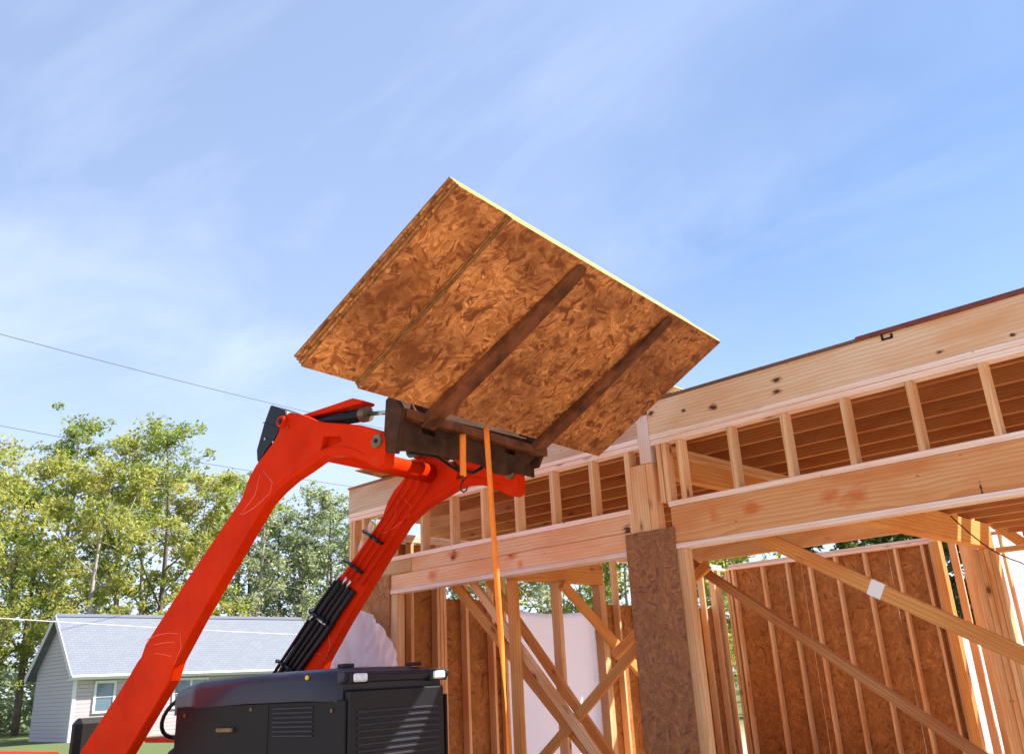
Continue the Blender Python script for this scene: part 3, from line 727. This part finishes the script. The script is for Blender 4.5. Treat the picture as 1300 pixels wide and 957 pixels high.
gr = tbox('grille', (-.70, HC-.39, 1.0), (-.66, HC+.39, 1.50), M['black'], T, .01)
for i in range(11): tbox('grille_slat', (-.668, HC-.33, 1.05+i*.033), (-.650, HC+.33, 1.062+i*.033), M['hood'], gr, .002)
for c_ in gr.children: c_.location = c_.location - gr.location
for sp_ in [o for o in bpy.data.objects if o.name.startswith('side_panel')]:
    y = sp_.location.y; sg = -1 if y < HC else 1
    for i in range(7): mk('louvre', box_bm(.34, .012, .012, .003), M['hood'], sp_, Matrix.Translation((.35, sg*.010, .04+i*.024)))
for f_, z_ in ((-2.1, 1.40), (-2.1, 1.08), (-.76, 1.40), (-.76, 1.08), (-1.45, 1.42)): disc('bolt', T, f_, z_, HC-.428, HC-.419, .011, M['pin'], 8, .002)
tbox('panel_handle', (-1.75, HC-.445, 1.30), (-1.60, HC-.42, 1.325), M['pin'], T)
tbox('panel_seam', (-1.30, HC-.423, 1.03), (-1.292, HC-.419, 1.44), M['rubber'], T, 0)
brow = mk('hood_brow', prism_bm([(-.72, 1.600), (-.655, 1.592), (-.645, 1.575), (-.66, 1.545), (-.72, 1.53)], HC-.43, HC+.43, .006), M['hood'], T)
lens = plain('lamp_lens', (.75, .75, .78), .12, metal=.0, coat=1.0, nscale=25, namt=.2)
for y in (.66, 1.31):
    bz_ = tbox('headlight', (-.70, y-.075, 1.530), (-.642, y+.075, 1.592), M['black'], T, .006)
    bb = box_bm(.02, .105, .044, .008); mk('lens', bb, lens, bz_, Matrix.Translation((.028, 0, 0)))
disc('reflector', T, -.95, 1.575, HC-.445, HC-.432, .012, plain('amber_lens', (.8, .5, .03), .2), 10, .002)
tbox('hood_latch', (-.86, HC-.30, 1.618), (-.80, HC-.22, 1.64), M['black'], T); tbox('hood_latch', (-.80, HC+.20, 1.618), (-.74, HC+.28, 1.638), M['black'], T)
# chassis, pivot towers, wheels, seat (mostly below the frame)
tbox('chassis', (-3.9, HC-.24, .55), (-.75, HC+.24, .95), M['black'], T, .02)
for y in (.35+AW+.003, 1.55-.083):
    tw = tbox('pivot_tower', (-2.98, y, .62), (-2.55, y+.08, 1.14), M['red'], T, .01)
for y0, y1 in ((.43, .75), (1.22, 1.54)): tbox('tower_mount', (-2.9, y0, .62), (-2.62, y1, .74), M['black'], T, .01)
def wheel(f, l, r, w):
    bm = bmesh.new(); seg = 40; prof = [(r*.62, -w/2), (r*.9, -w/2), (r*.985, -w*.36), (r, -w*.12), (r, w*.12), (r*.985, w*.36), (r*.9, w/2), (r*.62, w/2)]
    rg = [[bm.verts.new((f+math.cos(2*math.pi*k/seg)*a*(1.025 if (k % 4 < 2 and a > r*.95) else 1), l+b, r+math.sin(2*math.pi*k/seg)*a*(1.025 if (k % 4 < 2 and a > r*.95) else 1))) for a, b in prof] for k in range(seg)]
    for k in range(seg):
        for j in range(len(prof)-1): bm.faces.new((rg[k][j], rg[k][j+1], rg[(k+1) % seg][j+1], rg[(k+1) % seg][j]))
    bmesh.ops.recalc_face_normals(bm, faces=bm.faces)
    t = mk('wheel', bm, M['rubber'], T)
    disc('rim', t, f, r, l-w*.3, l+w*.3, r*.63, M['red'], 28); disc('hub', t, f, r, l-w*.36, l+w*.36, r*.2, M['pin'], 16)
for l in (.28, 1.69): wheel(-1.25, l, .36, .24)
for l in (.16, 1.81): wheel(-3.65, l, .58, .40)
tbox('axle', (-1.32, .3, .3), (-1.18, 1.68, .42), M['black'], T, .02); tbox('axle', (-3.75, .3, .48), (-3.55, 1.68, .66), M['black'], T, .02)
for l in (.0, 1.60): tbox('fender', (-4.2, l, 1.17), (-3.2, l+.38, 1.21), M['red'], T, .015)
st_ = tbox('seat', (-3.75, HC-.25, 1.0), (-3.35, HC+.25, 1.12), M['rubber'], T, .04); tbox('seat_back', (-3.82, HC-.24, 1.08), (-3.70, HC+.24, 1.40), M['rubber'], T, .04)
mk('steering_column', tube_bm([(-2.45, HC, 1.1), (-2.72, HC, 1.38)], .03, 10), M['black'], T)
bm = bmesh.new(); 
ring_ = [Vector((-2.72, HC, 1.39)) + (Vector((.55, 0, .83))*math.cos(2*math.pi*k/24)+Vector((0, 1, 0))*math.sin(2*math.pi*k/24))*.17 for k in range(25)]
mk('steering_wheel', tube_bm(ring_, .014, 8), M['black'], T, smooth=True)

# ------------------------------------------------------------------ ratchet straps hanging from the load
def ribbon(name, pts, w, wdir, mat, parent=None):
    bm = bmesh.new(); prev = None; wd = Vector(wdir)
    for i, (p, tw) in enumerate(pts):
        d = (Vector(pts[min(i+1, len(pts)-1)][0])-Vector(pts[max(i-1, 0)][0])).normalized()
        s = (wd - d*wd.dot(d)).normalized(); n = s.cross(d); s = s*math.cos(tw)+n*math.sin(tw)
        cur = (bm.verts.new(Vector(p)-s*w/2), bm.verts.new(Vector(p)+s*w/2))
        if prev: bm.faces.new((prev[0], prev[1], cur[1], cur[0]))
        prev = cur
    o = mk(name, bm, mat, parent, smooth=True); sd = o.modifiers.new('t', 'SOLIDIFY'); sd.thickness = .002; return o
sw = Vector((.75, .66, 0))
def opt(px, py, F=.0): return on(px, py, F0, O0+F0*F)
a0 = opt(617, 541, .02); a1 = opt(640, 867, -.02); a2 = a1 + (a1-a0).normalized()*1.15
pts = []
for i in range(33):
    t = i/32; p = a0.lerp(a2, t); pts.append((p, .35*math.sin(t*9)+.25+(1.25*math.exp(-((t-.58)/.10)**2))+.9*max(0, t-.35)))
so = ribbon('ratchet_strap', pts, .034, sw, M['strap']); setp(so, 'long orange strap hanging from the load down past the header', 'strap')
b0 = opt(587.5, 551, -.0); b1 = opt(588, 605, -.0)
S2 = empty('ratchet_strap', b1, 0, 'short orange strap with a black hook at its end', 'strap', None)
pts = [(b0.lerp(b1, i/8)-b1, .1*math.sin(i)) for i in range(9)]
ribbon('webbing', pts, .036, sw, M['strap'], S2)
rt = Vector((.75, .66, 0)); hk = []
for q in ((-5, 0), (0, 5.5), (5, 0)):
    hk.append(opt(588+q[0]+.5, 604.5+q[1], -.0)-b1)
cu_ = [opt(x, y, -.0)-b1 for x, y in ((588.5, 610), (586, 613), (584.8, 618), (585.5, 622.5), (588.8, 624.6), (592, 622.6), (593.2, 619), (592.4, 616.8))]
hkb = tube_bm([opt(588, 604.5, -.0)-b1, hk[0]], .0035, 6); tube_bm([hk[0], hk[1]], .0035, 6, hkb); tube_bm([hk[1], hk[2]], .0035, 6, hkb); tube_bm([hk[2], hk[0]], .003, 6, hkb)
tube_bm(cu_, .0042, 6, hkb); mk('hook', hkb, M['rubber'], S2, smooth=True)

# ------------------------------------------------------------------ neighbour's house
def siding_mat(name, col):
    m, nt, b, out = new_mat(name); tc = N(nt, 'ShaderNodeTexCoord'); s = N(nt, 'ShaderNodeSeparateXYZ'); L(nt, tc.outputs['Object'], s.inputs[0])
    fr = math_n(nt, 'FRACT', math_n(nt, 'DIVIDE', s.outputs['Z'], .16))
    n = noise(nt, tc.outputs['Object'], 3, 3)
    c = mix(nt, ramp(nt, fr, [(0, (1, 1, 1)), (.10, (.9, .9, .9)), (.16, (0, 0, 0))]), mix(nt, n.outputs['Fac'], col, tuple(x*.88 for x in col)), tuple(x*.45 for x in col))
    L(nt, c, b.inputs['Base Color']); b.inputs['Roughness'].default_value = .6; bump(nt, b, fr, .8, .02); return m
def shingle_mat():
    m, nt, b, out = new_mat('grey_shingles'); tc = N(nt, 'ShaderNodeTexCoord')
    br = N(nt, 'ShaderNodeTexBrick'); L(nt, tc.outputs['UV'], br.inputs['Vector']); br.inputs['Scale'].default_value = 1
    br.inputs['Brick Width'].default_value = .33; br.inputs['Row Height'].default_value = .14; br.inputs['Mortar Size'].default_value = .012
    br.inputs['Color1'].default_value = (.150, .170, .215, 1); br.inputs['Color2'].default_value = (.18, .20, .245, 1); br.inputs['Mortar'].default_value = (.10, .11, .145, 1)
    n = noise(nt, tc.outputs['UV'], 9, 5, .7)
    L(nt, mix(nt, math_n(nt, 'MULTIPLY', n.outputs['Fac'], .5), br.outputs['Color'], (.18, .20, .24)), b.inputs['Base Color']); b.inputs['Roughness'].default_value = .9
    return m
HX, HY0, HY1, HE = -41.6, 15.9, 29.0, 2.68
RX, RZ = -44.3, 5.36; HB = 2*RX-HX
H = empty('neighbour_house', (RX, HY0, 0), 0, 'low neighbouring house with mauve siding and grey shingle roof, left of the tractor', 'house')
HI = inv_of(H); sid = siding_mat('mauve_siding', (.58, .50, .54)); white = plain('white_trim', (.78, .77, .80), .5); sh = shingle_mat()
def hbox(name, a, b, mat, bev=0., parent=H):
    a = Vector(a); b = Vector(b)
    return mk(name, box_bm(*[abs(b[i]-a[i]) for i in range(3)], bev), mat, parent, (inv_of(parent)) @ Matrix.Translation((a+b)/2))
def wall_poly(name, pts, mat, off):
    bm = bmesh.new(); off = Vector(off); a = [bm.verts.new(HI @ Vector(p)) for p in pts]; b = [bm.verts.new(HI @ (Vector(p)+off)) for p in pts]; n = len(pts)
    bm.faces.new(a); bm.faces.new(list(reversed(b)))
    for i in range(n): bm.faces.new((a[i], b[i], b[(i+1) % n], a[(i+1) % n]))
    bmesh.ops.recalc_face_normals(bm, faces=bm.faces); return mk(name, bm, mat, H)
wf = HX-.45; wb = HB+.45
slope = (RZ-HE)/(HX-RX)
gz = RZ-.16
wall_poly('gable_wall', [(wf, HY0+.35, 0), (wf, HY0+.35, RZ-.16-(wf-RX)*slope), (RX, HY0+.35, gz), (wb, HY0+.35, RZ-.16-(wf-RX)*slope), (wb, HY0+.35, 0)], sid, (0, .15, 0))
wall_poly('gable_wall', [(wf, HY1-.5, 0), (wf, HY1-.5, RZ-.16-(wf-RX)*slope), (RX, HY1-.5, gz), (wb, HY1-.5, RZ-.16-(wf-RX)*slope), (wb, HY1-.5, 0)], sid, (0, .15, 0))
hbox('wall', (wf-.15, HY0+.5, 0), (wf, HY1-.5, HE-.05), sid); hbox('wall', (wb, HY0+.5, 0), (wb+.15, HY1-.5, HE-.05), sid)
def roof_slope(sgn):
    x0 = RX; x1 = RX+sgn*(HX-RX); bm = bmesh.new()
    top = [(x0, HY0, RZ), (x0, HY1, RZ), (x1, HY1, HE), (x1, HY0, HE)]
    v = [bm.verts.new(HI @ Vector(p)) for p in top]; w = [bm.verts.new(HI @ (Vector(p)-Vector((0, 0, .13)))) for p in top]
    f = bm.faces.new(v); bm.faces.new(list(reversed(w)))
    for i in range(4): bm.faces.new((v[i], w[i], w[(i+1) % 4], v[(i+1) % 4]))
    uv = bm.loops.layers.uv.new('UVMap')
    for fc in bm.faces:
        for lp in fc.loops:
            c_ = lp.vert.co; lp[uv].uv = (c_.y, math.hypot(c_.x, RZ-c_.z) if True else 0)
    bmesh.ops.recalc_face_normals(bm, faces=bm.faces); return mk('roof', bm, sh, H)
roof_slope(1); roof_slope(-1)
mk('ridge_cap', prism_bm([(-.16, RZ-.10), (0, RZ+.045), (.16, RZ-.10), (.14, RZ-.13), (0, RZ+.0), (-.14, RZ-.13)], 0, HY1-HY0, 0), sh, H)
hbox('fascia', (HX-.02, HY0, HE-.20), (HX+.02, HY1, HE-.02), white, .004); hbox('soffit', (HX-.45, HY0+.02, HE-.22), (HX-.03, HY1, HE-.19), white)
for sg in (1, -1):
    p0 = Vector((RX+sg*.01, HY0-.012, RZ-.11)); p1 = Vector((RX+sg*(HX-RX), HY0-.012, HE-.11))
    mk('bargeboard', box_bm((p1-p0).length, .22, .03, .003), plain('mauve_trim', (.66, .58, .60), .5), H, HI @ frame(p0, p1, (0, 1, 0)))
hbox('corner_board', (wf-.1, HY0+.33, 0), (wf+.02, HY0+.36, HE-.1), white)
hbox('corner_board', (wf, HY0+.36, 0), (wf+.02, HY0+.46, HE-.22), white)
glass = plain('window_glass', (.10, .16, .22), .06, spec=1.0, coat=1.0)
for y0, y1 in ((17.15, 18.0), (20.75, 22.4), (25.5, 26.6)):
    w_ = hbox('window', (wf, y0, 1.15), (wf+.02, y1, 2.32), glass)
    bm = bmesh.new()
    n_ = 3 if y1-y0 > 1.2 else 2
    for i in range(n_):
        y = y0+(y1-y0)*i/(n_-1); addbox(bm, (0, y-.05, 1.1), (.06, y+.05, 2.38))
    addbox(bm, (0.003, y0-.05, 2.30), (.063, y1+.05, 2.40)); addbox(bm, (0.003, y0-.05, 1.08), (.063, y1+.05, 1.16)); addbox(bm, (0.003, y0, 1.72), (.045, y1, 1.76))
    mk('window_frame', bm, white, w_, inv_of(w_) @ Matrix.Translation((wf+.005, 0, 0)))
hbox('gutter', (HX+.02, HY0, HE-.12), (HX+.10, HY1, HE-.03), white, .01)

# ------------------------------------------------------------------ overhead wires
def wire(pa, pb, sagm, r, label, mat):
    pts = []
    for i in range(61):
        t = i/60; p = pa.lerp(pb, t); p.z -= sagm*4*(t-.31)*(t-.46)*-1 if sagm > 1 else sagm*4*t*(1-t); pts.append(p)
    o = tube('overhead_wire', pts, r, mat, None, 5); setp(o, label, 'wire')
def far(px, py, d):
    r = ray(px, py); h = math.hypot(r.x, r.y); return EYE + r*(d/h)
wm = plain('wire_grey', (.10, .10, .11), .5)
a, b_ = far(0, 424, 34), far(332, 509, 46); d_ = b_-a; wire(a-d_*2.0, b_+d_*3.5, 1.6, .016, 'upper thin wire crossing the sky from the left edge to the raised load', wm)
a, b_ = far(0, 540, 36), far(320, 598, 46); d_ = b_-a; wire(a-d_*2.0, b_+d_*3.5, 1.6, .015, 'middle thin wire running through the tree tops behind the near arm', wm)
a, b_ = far(0, 781, 30), far(205, 793, 36); d_ = b_-a; wire(a-d_*1.0, b_+d_*2.4, .1, .014, 'low pale wire crossing in front of the grey shingle roof', plain('wire_pale', (.6, .6, .6), .4))

# ------------------------------------------------------------------ trees
def leaf_mat(name, c1, c2, c3, tr=.45):
    m, nt, b, out = new_mat(name)
    geo = N(nt, 'ShaderNodeNewGeometry'); tc = N(nt, 'ShaderNodeTexCoord')
    n = noise(nt, tc.outputs['Object'], .38, 3, .6)
    f = math_n(nt, 'ADD', math_n(nt, 'MULTIPLY', geo.outputs['Random Per Island'], .5), math_n(nt, 'MULTIPLY', math_n(nt, 'SUBTRACT', n.outputs['Fac'], .28), 1.15))
    c = ramp(nt, f, [(.15, c1), (.5, c2), (.85, c3)])
    b.inputs['Roughness'].default_value = .5; b.inputs['Specular IOR Level'].default_value = .3; L(nt, c, b.inputs['Base Color'])
    t = N(nt, 'ShaderNodeBsdfTranslucent'); L(nt, mix(nt, .5, c, (.30, .34, .03), 'MIX'), t.inputs[0])
    mx = N(nt, 'ShaderNodeMixShader'); mx.inputs[0].default_value = tr
    L(nt, b.outputs[0], mx.inputs[1]); L(nt, t.outputs[0], mx.inputs[2]); L(nt, mx.outputs[0], out.inputs[0]); return m
LM = {'yellow': leaf_mat('yellow_green_leaves', (.22, .28, .07), (.48, .48, .13), (.76, .64, .26), .65),
      'green': leaf_mat('green_leaves', (.12, .19, .05), (.28, .37, .09), (.58, .56, .18), .65),
      'grey': leaf_mat('grey_green_leaves', (.18, .24, .18), (.40, .48, .34), (.64, .62, .42), .65),
      'dark': leaf_mat('dark_green_leaves', (.012, .03, .012), (.03, .06, .02), (.06, .09, .03), .25)}
bark = plain('bark', (.15, .12, .10), .9, nscale=4, namt=.4, bumpy=.5)
bark2 = plain('pale_bark', (.34, .30, .27), .9, nscale=3, namt=.35, bumpy=.5)
def crown_mesh(centres, n, size, seed):
    r = np.random.default_rng(seed); cs = np.array([c[0] for c in centres]); rd = np.array([c[1] for c in centres])
    wt = rd**2; idx = r.choice(len(cs), n, p=wt/wt.sum())
    d = r.normal(size=(n, 3)); d /= np.linalg.norm(d, axis=1)[:, None]; rad = (r.random(n)**.55)[:, None]
    pos = cs[idx] + d*rad*rd[idx][:, None]*np.array([1, 1, .75])
    a = r.normal(size=(n, 3)); a[:, 2] *= .6; a /= np.linalg.norm(a, axis=1)[:, None]
    q = r.normal(size=(n, 3)); b = np.cross(a, q); b /= np.linalg.norm(b, axis=1)[:, None]
    s = (size*(.55+.9*r.random(n)))[:, None]
    v = np.stack([pos-a*s, pos-b*s*.5+a*s*.1, pos+a*s, pos+b*s*.5+a*s*.1], 1).reshape(-1, 3)
    me = bpy.data.meshes.new('crown'); me.vertices.add(4*n); me.vertices.foreach_set('co', v.ravel())
    me.loops.add(4*n); me.loops.foreach_set('vertex_index', np.arange(4*n, dtype=np.int32))
    me.polygons.add(n); me.polygons.foreach_set('loop_start', np.arange(0, 4*n, 4, dtype=np.int32))
    try: me.polygons.foreach_set('loop_total', np.full(n, 4, dtype=np.int32))
    except Exception: pass
    me.update(calc_edges=True); return me
def make_tree(loc, h, cw, base, leaves, lsize, kind, bk, seed, label, group, nl=15, lean=0., open_=1.):
    r = random.Random(seed)
    t = empty('tree', loc, 0, label, 'tree', group)
    bm = bmesh.new(); pts = []; rr = []
    ph = r.uniform(0, 6); lx, ly = r.uniform(-1, 1)*lean, r.uniform(-1, 1)*lean
    n = 10; tr = .010*h+.04
    for i in range(n+1):
        s = i/n; pts.append(Vector((lx*s*h+.018*h*math.sin(s*5+ph)*s, ly*s*h+.018*h*math.cos(s*4+ph)*s, h*.95*s))); rr.append(tr*(1-s)**.8+.015)
    tube_bm(pts, rr, 7, bm)
    def tp(s):
        f = s*n; i = min(n-1, int(f)); return pts[i].lerp(pts[i+1], f-i)
    cen = [((pts[-1].x, pts[-1].y, h*.93), .10*h*.6)]
    for k in range(nl):
        s = base + (1-base)*(k+.5)/nl*.96; a = k*2.4+r.uniform(-.5, .5); p = tp(s)
        q = (s-base)/(1-base); ln = cw/2*(.35+1.0*math.sin(math.pi*min(1, q*.8+.18)))*r.uniform(.6, 1.12)
        el = r.uniform(.35, .95); d = Vector((math.cos(a)*math.cos(el), math.sin(a)*math.cos(el), math.sin(el)))
        mid = p + d*ln*.5 + Vector((0, 0, r.uniform(-.05, .08)*ln)); e = mid + (d+Vector((0, 0, r.uniform(-.3, .3))))*ln*.5
        r0 = max(.02, tr*(1-s)*.55)
        tube_bm([p, mid, e], [r0, r0*.6, .012], 5, bm, caps=False)
        for w, sz in ((.45, .5), (.75, .8), (1.0, .9)):
            c_ = p.lerp(mid, w*2) if w < .5 else mid.lerp(e, (w-.5)*2)
            rad = cw*.145*sz*r.uniform(.45, 1.45)
            cen.append(((c_.x, c_.y, min(c_.z, h)), rad))
            for _ in range(2):
                o_ = Vector((r.gauss(0, 1), r.gauss(0, 1), r.gauss(0, .8)))*rad*1.25
                cc = c_+o_; 
                if cc.z < h*1.0: 
                    cen.append(((cc.x, cc.y, cc.z), rad*r.uniform(.4, .75)))
                    tube_bm([c_, cc], [.02, .008], 4, bm, caps=False)
    mk('trunk', bm, bk, t, smooth=True)
    o = mk('crown', crown_mesh(cen, leaves, lsize, seed), LM[kind], t)
    return t
def tree_at(px, top, dist, cw, kind, label, group, leaves=11000, lsize=.16, base=.3, bk=None, seed=None, nl=16, lean=.02):
    r = ray(px, top); hh = math.hypot(r.x, r.y); x, y = r.x/hh*dist, r.y/hh*dist; h = 1.5+r.z/hh*dist
    return make_tree((x, y, -.1), h, cw, base, leaves, lsize, kind, bk or bark, seed if seed is not None else int(px*7+top), label, group, nl, lean)
GL = 'trees behind the neighbouring house'
T_ = [ # px, top, dist, crown width, kind, label
 (-22, 556, 52, 6.5, 'yellow', 'yellow green tree cut by the left edge', 10000, bark),
 (30, 600, 58, 5.5, 'green', 'green tree just right of the yellow one at the left edge', 8000, bark),
 (70, 560, 60, 5.5, 'yellow', 'slim yellow green tree left of the tallest one', 9000, bark),
 (108, 514, 64, 6.5, 'green', 'tallest tree of the left group, green topped', 11000, bark2),
 (140, 575, 52, 5.5, 'yellow', 'golden leaved tree in front of the two tallest ones', 10000, bark2),
 (172, 538, 62, 5.0, 'yellow', 'pale yellow tree between the two tallest crowns', 8000, bark2),
 (225, 528, 60, 7.5, 'green', 'broad bright green tree right of the tallest one', 12000, bark),
 (262, 590, 56, 5.0, 'yellow', 'small golden tree below the broad bright green one', 8000, bark2),
 (305, 598, 66, 5.0, 'grey', 'thin grey green tree seen left of the near loader arm', 5500, bark2),
 (338, 600, 62, 4.2, 'grey', 'sparse grey green tree inside the crook of the near arm', 4500, bark2),
 (362, 640, 64, 4.5, 'grey', 'shorter grey tree between the two loader arms', 5000, bark),
 (392, 602, 64, 4.6, 'grey', 'tall thin tree between the loader arms, grey green', 4500, bark2),
 (425, 612, 64, 4.6, 'grey', 'grey green tree between the far arm and the timber frame', 5000, bark),
 (318, 655, 66, 5.0, 'grey', 'low grey green tree just left of the crook of the near arm', 6000, bark),
 (378, 668, 64, 5.0, 'grey', 'low grey tree in the middle between the loader arms', 6000, bark),
 (412, 640, 68, 5.5, 'grey', 'hazy grey tree farthest back between the loader arms', 6000, bark2),
 (200, 590, 62, 5.0, 'yellow', 'low golden tree behind the ridge of the grey roof', 8000, bark2),
 (455, 650, 66, 5.0, 'grey', 'tree seen just past the left corner of the timber frame', 5000, bark2)]
for i, (px, tp_, d, cw, kd, lb, lv, bk) in enumerate(T_):
    tree_at(px, tp_, d, cw, kd, lb, GL, int(lv*(1.15 if kd != 'grey' else .85)), .11 if kd != 'grey' else .12, .16 if kd != 'grey' else .2, bk, nl=20)
GB = 'trees behind the timber frame'
for px, tp_, d, cw, kd, lb, lv in (
 (560, 690, 48, 6, 'grey', 'sparse tree behind the left bay of the frame', 5000),
 (628, 672, 52, 7, 'yellow', 'yellowish tree seen above the white sheet, leftmost there', 7000),
 (680, 660, 50, 7, 'grey', 'grey green tree seen above the left half of the white sheet', 6000),
 (735, 665, 54, 7, 'yellow', 'light yellow tree seen above the right half of the white sheet', 6000),
 (790, 670, 50, 6, 'green', 'green tree just left of the dark strand board strip', 6000),
 (880, 660, 46, 6, 'yellow', 'yellow green tree just right of the dark strand board strip', 6000),
 (925, 655, 50, 6, 'green', 'green tree above the left corner of the far wall', 7000),
 (1125, 664, 36, 5.0, 'dark', 'dark green tree above the right end of the far wall', 9000),
 (1262, 640, 30, 5.0, 'dark', 'dark evergreen showing between the posts at the right', 9000)):
    tree_at(px, tp_, d, cw, kd, lb, GB, lv, .13, .12, bark2, nl=16)
# undergrowth that closes the view under the crowns
def under():
    r = random.Random(5); cen = []
    for _ in range(380):
        px = r.uniform(-160, 1400); d = r.uniform(62, 82); rr_ = ray(px, 800); h = math.hypot(rr_.x, rr_.y)
        cen.append(((rr_.x/h*d, rr_.y/h*d, r.uniform(.2, 3.6)), r.uniform(.8, 1.8)))
    o = mk('undergrowth', crown_mesh(cen, 45000, .20, 9), LM['grey']); setp(o, 'low tangled brush along the foot of the trees', None, None, 'stuff')
under()

# ------------------------------------------------------------------ light
SUN_AZ, SUN_EL = R(50), R(47)                     # azimuth from +X towards +Y
sd_ = Vector((math.cos(SUN_EL)*math.cos(SUN_AZ), math.cos(SUN_EL)*math.sin(SUN_AZ), math.sin(SUN_EL)))
sl = bpy.data.lights.new('sun', 'SUN'); sl.energy = 5.0; sl.angle = R(.53); sl.color = (1.0, .93, .82)
so_ = bpy.data.objects.new('sun', sl); COL.objects.link(so_); so_.rotation_euler = sd_.to_track_quat('Z', 'Y').to_euler(); so_.location = (20, 10, 30)
w = bpy.data.worlds.new('World'); scene.world = w; w.use_nodes = True; nt = w.node_tree; nt.nodes.clear()
out = N(nt, 'ShaderNodeOutputWorld'); bg = N(nt, 'ShaderNodeBackground'); L(nt, bg.outputs[0], out.inputs[0])
sky = N(nt, 'ShaderNodeTexSky', sky_type='NISHITA'); sky.sun_disc = False; sky.sun_elevation = SUN_EL
sky.sun_rotation = R(90)-SUN_AZ; sky.air_density = .8; sky.dust_density = .0; sky.ozone_density = 3.0; sky.altitude = 100
tc = N(nt, 'ShaderNodeTexCoord'); sp = N(nt, 'ShaderNodeSeparateXYZ'); L(nt, tc.outputs['Generated'], sp.inputs[0])
# cirrus: project the direction on a high plane
zc = math_n(nt, 'MAXIMUM', sp.outputs['Z'], .06)
cx = math_n(nt, 'DIVIDE', sp.outputs['X'], zc); cy = math_n(nt, 'DIVIDE', sp.outputs['Y'], zc)
cv = N(nt, 'ShaderNodeCombineXYZ'); L(nt, cx, cv.inputs[0]); L(nt, cy, cv.inputs[1])
n1 = noise(nt, mapping(nt, cv.outputs[0], (.55, 1.1, 1), (3.1, .4, 0), (0, 0, R(38))), 1.0, 7, .58, .5)
n2 = noise(nt, mapping(nt, cv.outputs[0], (.45, .5, 1), (7.7, 2.0, 0)), 1.0, 4, .55)
cl = math_n(nt, 'MULTIPLY', ramp(nt, n1.outputs['Fac'], [(.44, (0, 0, 0)), (.78, (1, 1, 1))]), ramp(nt, n2.outputs['Fac'], [(.38, (.08, .08, .08)), (.60, (1, 1, 1))]))
dr = ray(1230, 370).normalized(); dt = N(nt, 'ShaderNodeVectorMath', operation='DOT_PRODUCT'); L(nt, tc.outputs['Generated'], dt.inputs[0]); dt.inputs[1].default_value = tuple(dr)
gap = N(nt, 'ShaderNodeMapRange', interpolation_type='SMOOTHSTEP'); L(nt, dt.outputs['Value'], gap.inputs[0]); gap.inputs[1].default_value = .90; gap.inputs[2].default_value = .995; gap.inputs[3].default_value = 1; gap.inputs[4].default_value = .12
veil = math_n(nt, 'MULTIPLY', math_n(nt, 'ADD', math_n(nt, 'MULTIPLY', math_n(nt, 'POWER', math_n(nt, 'SUBTRACT', 1.0, math_n(nt, 'MAXIMUM', sp.outputs['Z'], 0.)), 5.0), .6), .46), gap.outputs[0])
skc = mix(nt, veil, sky.outputs[0], (3.0, 3.75, 5.5))
skc = mix(nt, math_n(nt, 'MULTIPLY', math_n(nt, 'POWER', math_n(nt, 'SUBTRACT', 1.0, math_n(nt, 'MAXIMUM', sp.outputs['Z'], 0.)), 5.5), .85), skc, (5.2, 5.8, 6.6))
skc = mix(nt, math_n(nt, 'MULTIPLY', cl, .62), skc, (4.6, 5.1, 6.3))
L(nt, skc, bg.inputs[0]); bg.inputs[1].default_value = .09
scene.view_settings.view_transform = 'Standard'; scene.view_settings.look = 'None'; scene.view_settings.gamma = 1
scene.view_settings.exposure = 1.36
scene.render.engine = 'CYCLES'; scene.cycles.max_bounces = 8; scene.cycles.diffuse_bounces = 5; scene.cycles.transparent_max_bounces = 8
scene.cycles.use_denoising = True
